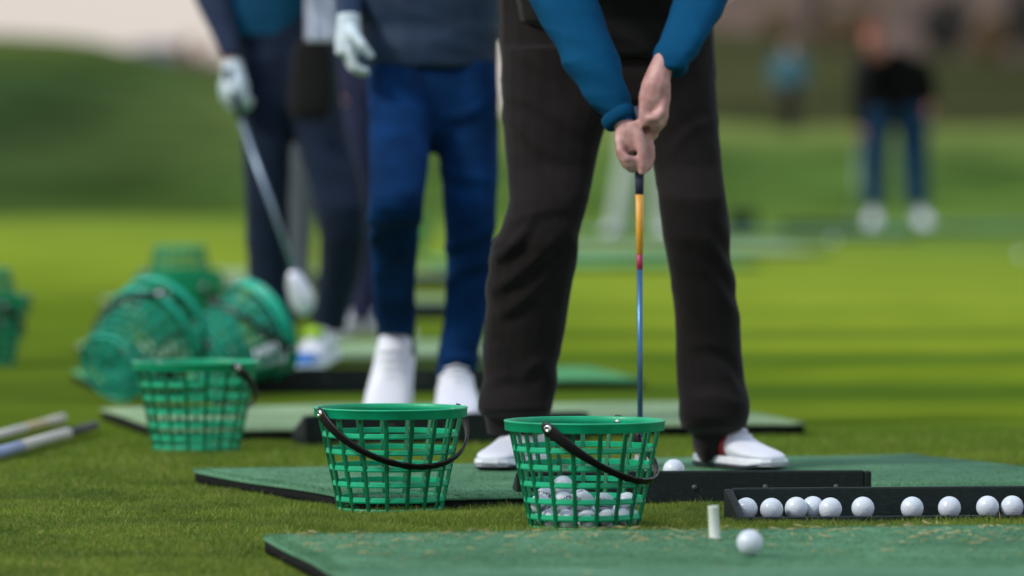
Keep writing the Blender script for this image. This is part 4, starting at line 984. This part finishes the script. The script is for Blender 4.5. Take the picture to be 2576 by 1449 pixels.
# his iron
STEEL_BLUE = plain('dull_steel_shaft', (0.25, 0.33, 0.42), .35, .5, Metallic=.6)
c3 = empty('golf_club', P(752, 740, Z3 - .3)); tag(c3, 'steel iron held low in the white gloved hand', 'golf club'); b3 = Vector(c3.location)
g0, g1, g2 = P(572, 175, Z3 - .15) - b3, P(606, 300, Z3 - .19) - b3, P(748, 700, Z3 - .3) - b3
mb = MB(); seg(mb, [g0, g1], [.015, .012]); mb.build('grip', NAVY_GRIP, c3)
mb = MB(); seg(mb, [g1, g2], [.0085, .0075]); mb.build('shaft', STEEL_BLUE, c3)
mb = MB()
rings = []
ax_ = (P(772, 800, Z3 - .3) - P(735, 690, Z3 - .3)).normalized(); sx_ = Vector((ax_.z, 0, -ax_.x))
for t_, w_ in ((-.012, .012), (.0, .024), (.03, .036), (.07, .044), (.105, .040), (.130, .026), (.138, .010)):
    c_ = P(738, 692, Z3 - .3) - b3 + ax_ * t_
    rings.append([c_ + sx_ * w_ * .9, c_ + sx_ * w_ * .5 + Vector((0, -.012, 0)), c_ - sx_ * w_ * .9 + Vector((0, -.010, 0)), c_ - sx_ * w_, c_ + Vector((0, .014, 0))])
mb.loft(rings); mb.build('head', plain('pale_forged_steel', (.62, .66, .74), .35, .5, Metallic=.35), c3)
# towel and black pouch at his hip
tw = MB(); n = 14; vs = []
for side_ in (0, 1):
    for j in range(16):
        for i in range(n + 1):
            x = 768 + 76 * i / n; y = -75 + 180 * j / 15
            p = P(x, y, Z3 - .30); vs.append(p + Vector((0, .012 * math.sin(i * 1.5) * (j / 15) + .006 * side_ + .004 * noise.noise(p * 20), 0)))
m = n + 1; o_ = m * 16
for j in range(15):
    for i in range(n):
        a = j * m + i; tw.f.append((a, a + 1, a + m + 1, a + m)); tw.f.append((o_ + a, o_ + a + m, o_ + a + m + 1, o_ + a + 1))
per = list(range(n)) + [j * m + n for j in range(15)] + [15 * m + i for i in range(n, 0, -1)] + [j * m for j in range(15, 0, -1)]
for a, b in zip(per, per[1:] + per[:1]): tw.f.append((a, o_ + a, o_ + b, b))
tw.v = vs; tb_ = P(806, 105, Z3 - .3)
to = tw.build('towel', cloth('white_towel', (.52, .57, .72), .9, .05, 300, .3), None, tb_); to.location = tb_; tag(to, 'white towel hanging from the hand of the man in teal top', 'towel')
pm = MB(); limb(pm, [(748, 822, 96, 0), (736, 838, 130, 0), (728, 842, 200, 0), (724, 840, 270, 0), (736, 826, 300, 0)], Z3 - .2, .45)
pb = P(782, 300, Z3 - .2); po = link('pouch', remesh(pm, 'pouch', .01, 3, folds(.006, 6, 8, 2, 77), pb), BLACK_VEST); po.location = pb
tag(po, 'black pouch hanging at the hip below the white towel', 'bag')

# --- P4: person behind in dark blue trousers with one white shoe showing
Z4 = 23.0; base4 = Vector((M_(930 - 1288, Z4), Z4, 0))
PURPLE = cloth('dusky_navy_cloth', (0.024, 0.028, 0.066), .85, .25, 400)
p4 = person('person in dusky navy clothes half hidden behind the man in jeans', Z4, base4,
            [[(850, 935, 150), (858, 935, 300), (868, 936, 450), (872, 937, 600), (878, 938, 720), (882, 936, 805)], [(935, 1020, 150), (940, 1020, 300), (945, 1018, 450), (950, 1015, 600), (955, 1012, 805)]],
            [(850, 1022, 60), (850, 1022, 170), (870, 1000, 240)], [(890, 985, -75), (840, 1035, -50), (836, 1040, 20), (845, 1030, 120), (846, 1026, 185)],
            [[(825, 880, -50), (812, 866, 40), (815, 860, 130), (822, 858, 185)], [(1000, 1055, -50), (1015, 1068, 40), (1020, 1064, 130), (1022, 1058, 185)]],
            PURPLE, PURPLE, PURPLE, P(938, -178, Z4), (0, -1, 0), (0, 0, 1), vox=.013, bvox=.010, tfold=folds(.008, 6, 9, 5, 61),
            hands=[lambda m: hand(m, P(840, 200, Z4), (0, 0, -1), (-1, 0, 0), -1), lambda m: hand(m, P(1040, 200, Z4), (0, 0, -1), (1, 0, 0), 1)])
add_shoe(p4, base4, G(903, 848, .001), R(-140), R(6), 1.05); add_shoe(p4, base4, G(985, 850, .001), R(-70), 0, 1.05)

# --- P9: person in grey trousers farther back
Z9 = 27.0; base9 = Vector((M_(800 - 1288, Z9), Z9, .036))
GREY_TR = cloth('grey_trousers', (0.075, 0.088, 0.105), .85, .15, 400); DARK_TOP = cloth('dark_grey_top', (0.02, 0.022, 0.03), .85)
p9 = person('person in grey trousers seen between the legs of the man in navy', Z9, base9,
            [[(705, 800, 240), (710, 800, 350), (714, 796, 470), (718, 790, 580), (722, 782, 690), (726, 778, 745)], [(800, 890, 240), (815, 890, 350), (825, 890, 470), (830, 888, 600), (834, 884, 745)]],
            [(706, 888, 170), (704, 890, 240), (740, 860, 300)], [(760, 840, 5), (705, 895, 25), (700, 900, 90), (706, 890, 190), (706, 888, 250)],
            [[(690, 735, 30), (680, 728, 110), (684, 722, 200), (690, 720, 260)], [(868, 912, 30), (876, 922, 110), (878, 916, 200), (880, 910, 260)]],
            GREY_TR, DARK_TOP, DARK_TOP, P(800, -70, Z9), (0, -1, 0), (0, 0, 1), vox=.014, bvox=.011,
            hands=[lambda m: hand(m, P(705, 270, Z9), (0, 0, -1), (-1, 0, 0), -1), lambda m: hand(m, P(895, 270, Z9), (0, 0, -1), (1, 0, 0), 1)])
add_shoe(p9, base9, Vector((M_(752 - 1288, Z9), Z9, .037)), R(-95)); add_shoe(p9, base9, Vector((M_(858 - 1288, Z9), Z9, .037)), R(-80))

# --- P5: man in black jacket far right
Z5 = 50.0; base5 = Vector((M_(2250 - 1288, Z5), Z5, .036))
JEANS_FAR = cloth('dark_jeans', (0.010, 0.038, 0.085), .85, .2, 400); BLACK_JK = cloth('black_jacket', (0.006, 0.006, 0.007), .8)
p5 = person('man in black jacket, jeans and white shoes bending over his club at far right', Z5, base5,
            [[(2168, 2255, 275), (2167, 2245, 320), (2168, 2234, 390), (2170, 2230, 450), (2174, 2226, 520)], [(2245, 2335, 275), (2256, 2336, 320), (2264, 2336, 390), (2270, 2336, 450), (2280, 2336, 520)]],
            [(2166, 2330, 240, .05), (2165, 2334, 285, .05), (2200, 2300, 315, .03)],
            [(2190, 2265, 125, -.15), (2165, 2300, 140, -.12), (2152, 2325, 180, -.06), (2150, 2334, 240, .03), (2156, 2332, 300, .05), (2170, 2320, 322, .05)],
            [[(2150, 2215, 150, -.2), (2140, 2190, 210, -.35), (2142, 2182, 270, -.45), (2148, 2180, 320, -.5)], [(2285, 2335, 150, -.1), (2305, 2356, 200, .0), (2318, 2358, 240, .0), (2325, 2354, 258, -.05)]],
            JEANS_FAR, BLACK_JK, BLACK_JK, P(2196, 98, Z5 - .35), (-.25, -.8, -.45), (-.2, -.4, .9), hair=HAIR_R, skin=SKIN2, vox=.016, bvox=.012,
            hands=[lambda m: hand(m, P(2163, 322, Z5 - .5), (0, -.1, -1), (-1, 0, 0), -1, .9), lambda m: hand(m, P(2338, 262, Z5 - .05), (0, -.3, -1), (1, 0, 0), 1)], hs=1.1)
for x, h in ((2198, -95), (2318, -80)): add_shoe(p5, base5, Vector((M_(x - 1288, Z5), Z5, .037)), R(h), R(12), 1.18)
c5 = empty('golf_club', P(2146, 565, Z5 - .7)); tag(c5, 'golf club held upright by the man in black jacket', 'golf club'); b5 = Vector(c5.location)
mb = MB(); seg(mb, [P(2163, 318, Z5 - .52) - b5, P(2160, 365, Z5 - .55) - b5], [.014, .012]); mb.build('grip', NAVY_GRIP, c5)
mb = MB(); seg(mb, [P(2160, 365, Z5 - .55) - b5, P(2147, 568, Z5 - .7) - b5], [.007, .006]); mb.build('shaft', STEEL_BLUE, c5)
mb = MB(); iron_head(mb, P(2147, 568, Z5 - .7) - b5, (-1, -.2, 0), (0, 1, 0)); mb.build('head', CHROME, c5)

# --- P7: person in pale trousers between the golfer's legs
Z7 = 46.0; base7 = Vector((M_(1610 - 1288, Z7), Z7, .036))
PALE_TR = cloth('pale_trousers', (0.34, 0.40, 0.36), .85, .1, 300); GREYBLUE = cloth('grey_blue_top', (0.08, 0.14, 0.22), .85, .15, 300)
p7 = person('person in pale trousers standing far off between the legs of the golfer', Z7, base7,
            [[(1560, 1625, 320), (1555, 1615, 400), (1542, 1598, 480), (1530, 1582, 550), (1526, 1572, 585)], [(1610, 1670, 320), (1622, 1680, 400), (1634, 1684, 480), (1642, 1688, 585)]],
            [(1560, 1668, 260), (1560, 1670, 320), (1585, 1650, 360)], [(1590, 1640, 130), (1562, 1672, 145), (1556, 1676, 190), (1560, 1672, 270), (1558, 1672, 330)],
            [[(1556, 1590, 148), (1556, 1588, 210), (1575, 1600, 290), (1595, 1615, 340)], [(1650, 1680, 148), (1656, 1690, 210), (1640, 1668, 290), (1620, 1642, 340)]],
            PALE_TR, GREYBLUE, GREYBLUE, P(1614, 100, Z7 - .05), (0, -.9, -.3), (0, 0, 1), vox=.016, bvox=.012,
            hands=[lambda m: hand(m, P(1606, 345, Z7 - .05), (.2, -.2, -1), (-1, 0, 0), -1), lambda m: hand(m, P(1630, 345, Z7 - .05), (-.2, -.2, -1), (1, 0, 0), 1)])
for x, h in ((1548, -110), (1665, -70)): add_shoe(p7, base7, Vector((M_(x - 1288, Z7), Z7, .037)), R(h), 0, 1.05)

# --- P6: far person in teal on the hill's edge
Z6 = 106.0; gz = hill_z('grassy_hill', 789, Z6)
CU6 = K * FPX / Z6; y6 = (138 - (gz - CAMH) * FPX / Z6) * K
def S6(a, b, h): return (1985 + a * CU6, 1985 + b * CU6, y6 - h * CU6)
base6 = Vector((M_(1985 - 1288, Z6), Z6, gz))
TEAL_FAR = cloth('pale_teal_jacket', (0.06, 0.15, 0.20), .85); DARK_FAR = cloth('dark_trousers', (0.022, 0.024, 0.020), .85)
p6 = person('small distant person in teal jacket at the foot of the dark hill', Z6, base6,
            [[S6(-.18, .02, .95), S6(-.17, .0, .6), S6(-.16, -.02, .05)], [S6(-.02, .18, .95), S6(.0, .17, .6), S6(.02, .16, .05)]], [S6(-.19, .19, 1.0), S6(-.19, .19, .85), S6(-.1, .1, .78)],
            [S6(-.1, .1, 1.50), S6(-.22, .22, 1.44), S6(-.24, .24, 1.25), S6(-.21, .21, .95)], [[S6(-.32, -.18, 1.44), S6(-.34, -.22, 1.15), S6(-.30, -.20, .85)], [S6(.18, .32, 1.44), S6(.22, .34, 1.15), S6(.20, .30, .85)]],
            DARK_FAR, TEAL_FAR, TEAL_FAR, P(1985, y6 - 1.66 * CU6, Z6), (0, -1, 0), (0, 0, 1), vox=.02, bvox=.016,
            hands=[lambda m: hand(m, base6 + Vector((-.25, 0, .84)), (0, 0, -1), (-1, 0, 0), -1), lambda m: hand(m, base6 + Vector((.25, 0, .84)), (0, 0, -1), (1, 0, 0), 1)])
for s_ in (-.1, .1): add_shoe(p6, base6, base6 + Vector((s_, 0, 0)), R(-90), 0, 1.0, upper=DARK_FAR, sole=SOLE_DARK)

# ------------------------------------------------------------------ clubs lying on the grass at left
CREAM = plain('cream_grip', (0.50, 0.48, 0.38), .6); PALE_STEEL = plain('pale_shaft', (.54, .53, .46), .5, .4); BLUE_BAND = plain('blue_band', (.24, .30, .48), .5); DARK_CAP = plain('dark_grip', (.035, .035, .035), .7)
def stick(tip, via, label, secs):
    a = G(tip[0], tip[1], .022); b = G(via[0], via[1], .022); d = (b - a); D_ = d.length; d.normalize()
    root = empty('alignment_stick', (a.x, a.y, 0)); tag(root, label, 'alignment stick', 'alignment sticks lying on the grass')
    o = Vector((0, 0, .022))
    for name, s0, s1, r0, m in secs:
        mb = MB(); seg(mb, [o + d * s0 * D_, o + d * (s0 * D_ + .002), o + d * (s1 * D_ - .002), o + d * s1 * D_], [r0 * .7, r0, r0, r0 * .7]); mb.build(name, m, root)
stick((158, 1052), (0, 1094), 'cream stick with straw coloured band lying farther back on grass at left', [('tip', 0, .32, .0135, CREAM), ('straw_band', .32, .62, .013, plain('straw_band', (.50, .40, .20), .6)), ('rod', .62, 1.25, .013, PALE_STEEL)])
stick((240, 1070), (0, 1138), 'pale stick with dark tip and blue band lying nearer on grass at left', [('tip', 0, .31, .0125, DARK_CAP), ('rod', .31, .80, .0150, PALE_STEEL), ('blue_band', .80, 1.12, .0155, BLUE_BAND)])

# ------------------------------------------------------------------ render settings
scene.cycles.use_denoising = True
scene.cycles.max_bounces = 8; scene.cycles.diffuse_bounces = 3; scene.cycles.glossy_bounces = 3; scene.cycles.transparent_max_bounces = 4
scene.cycles.sample_clamp_indirect = 6
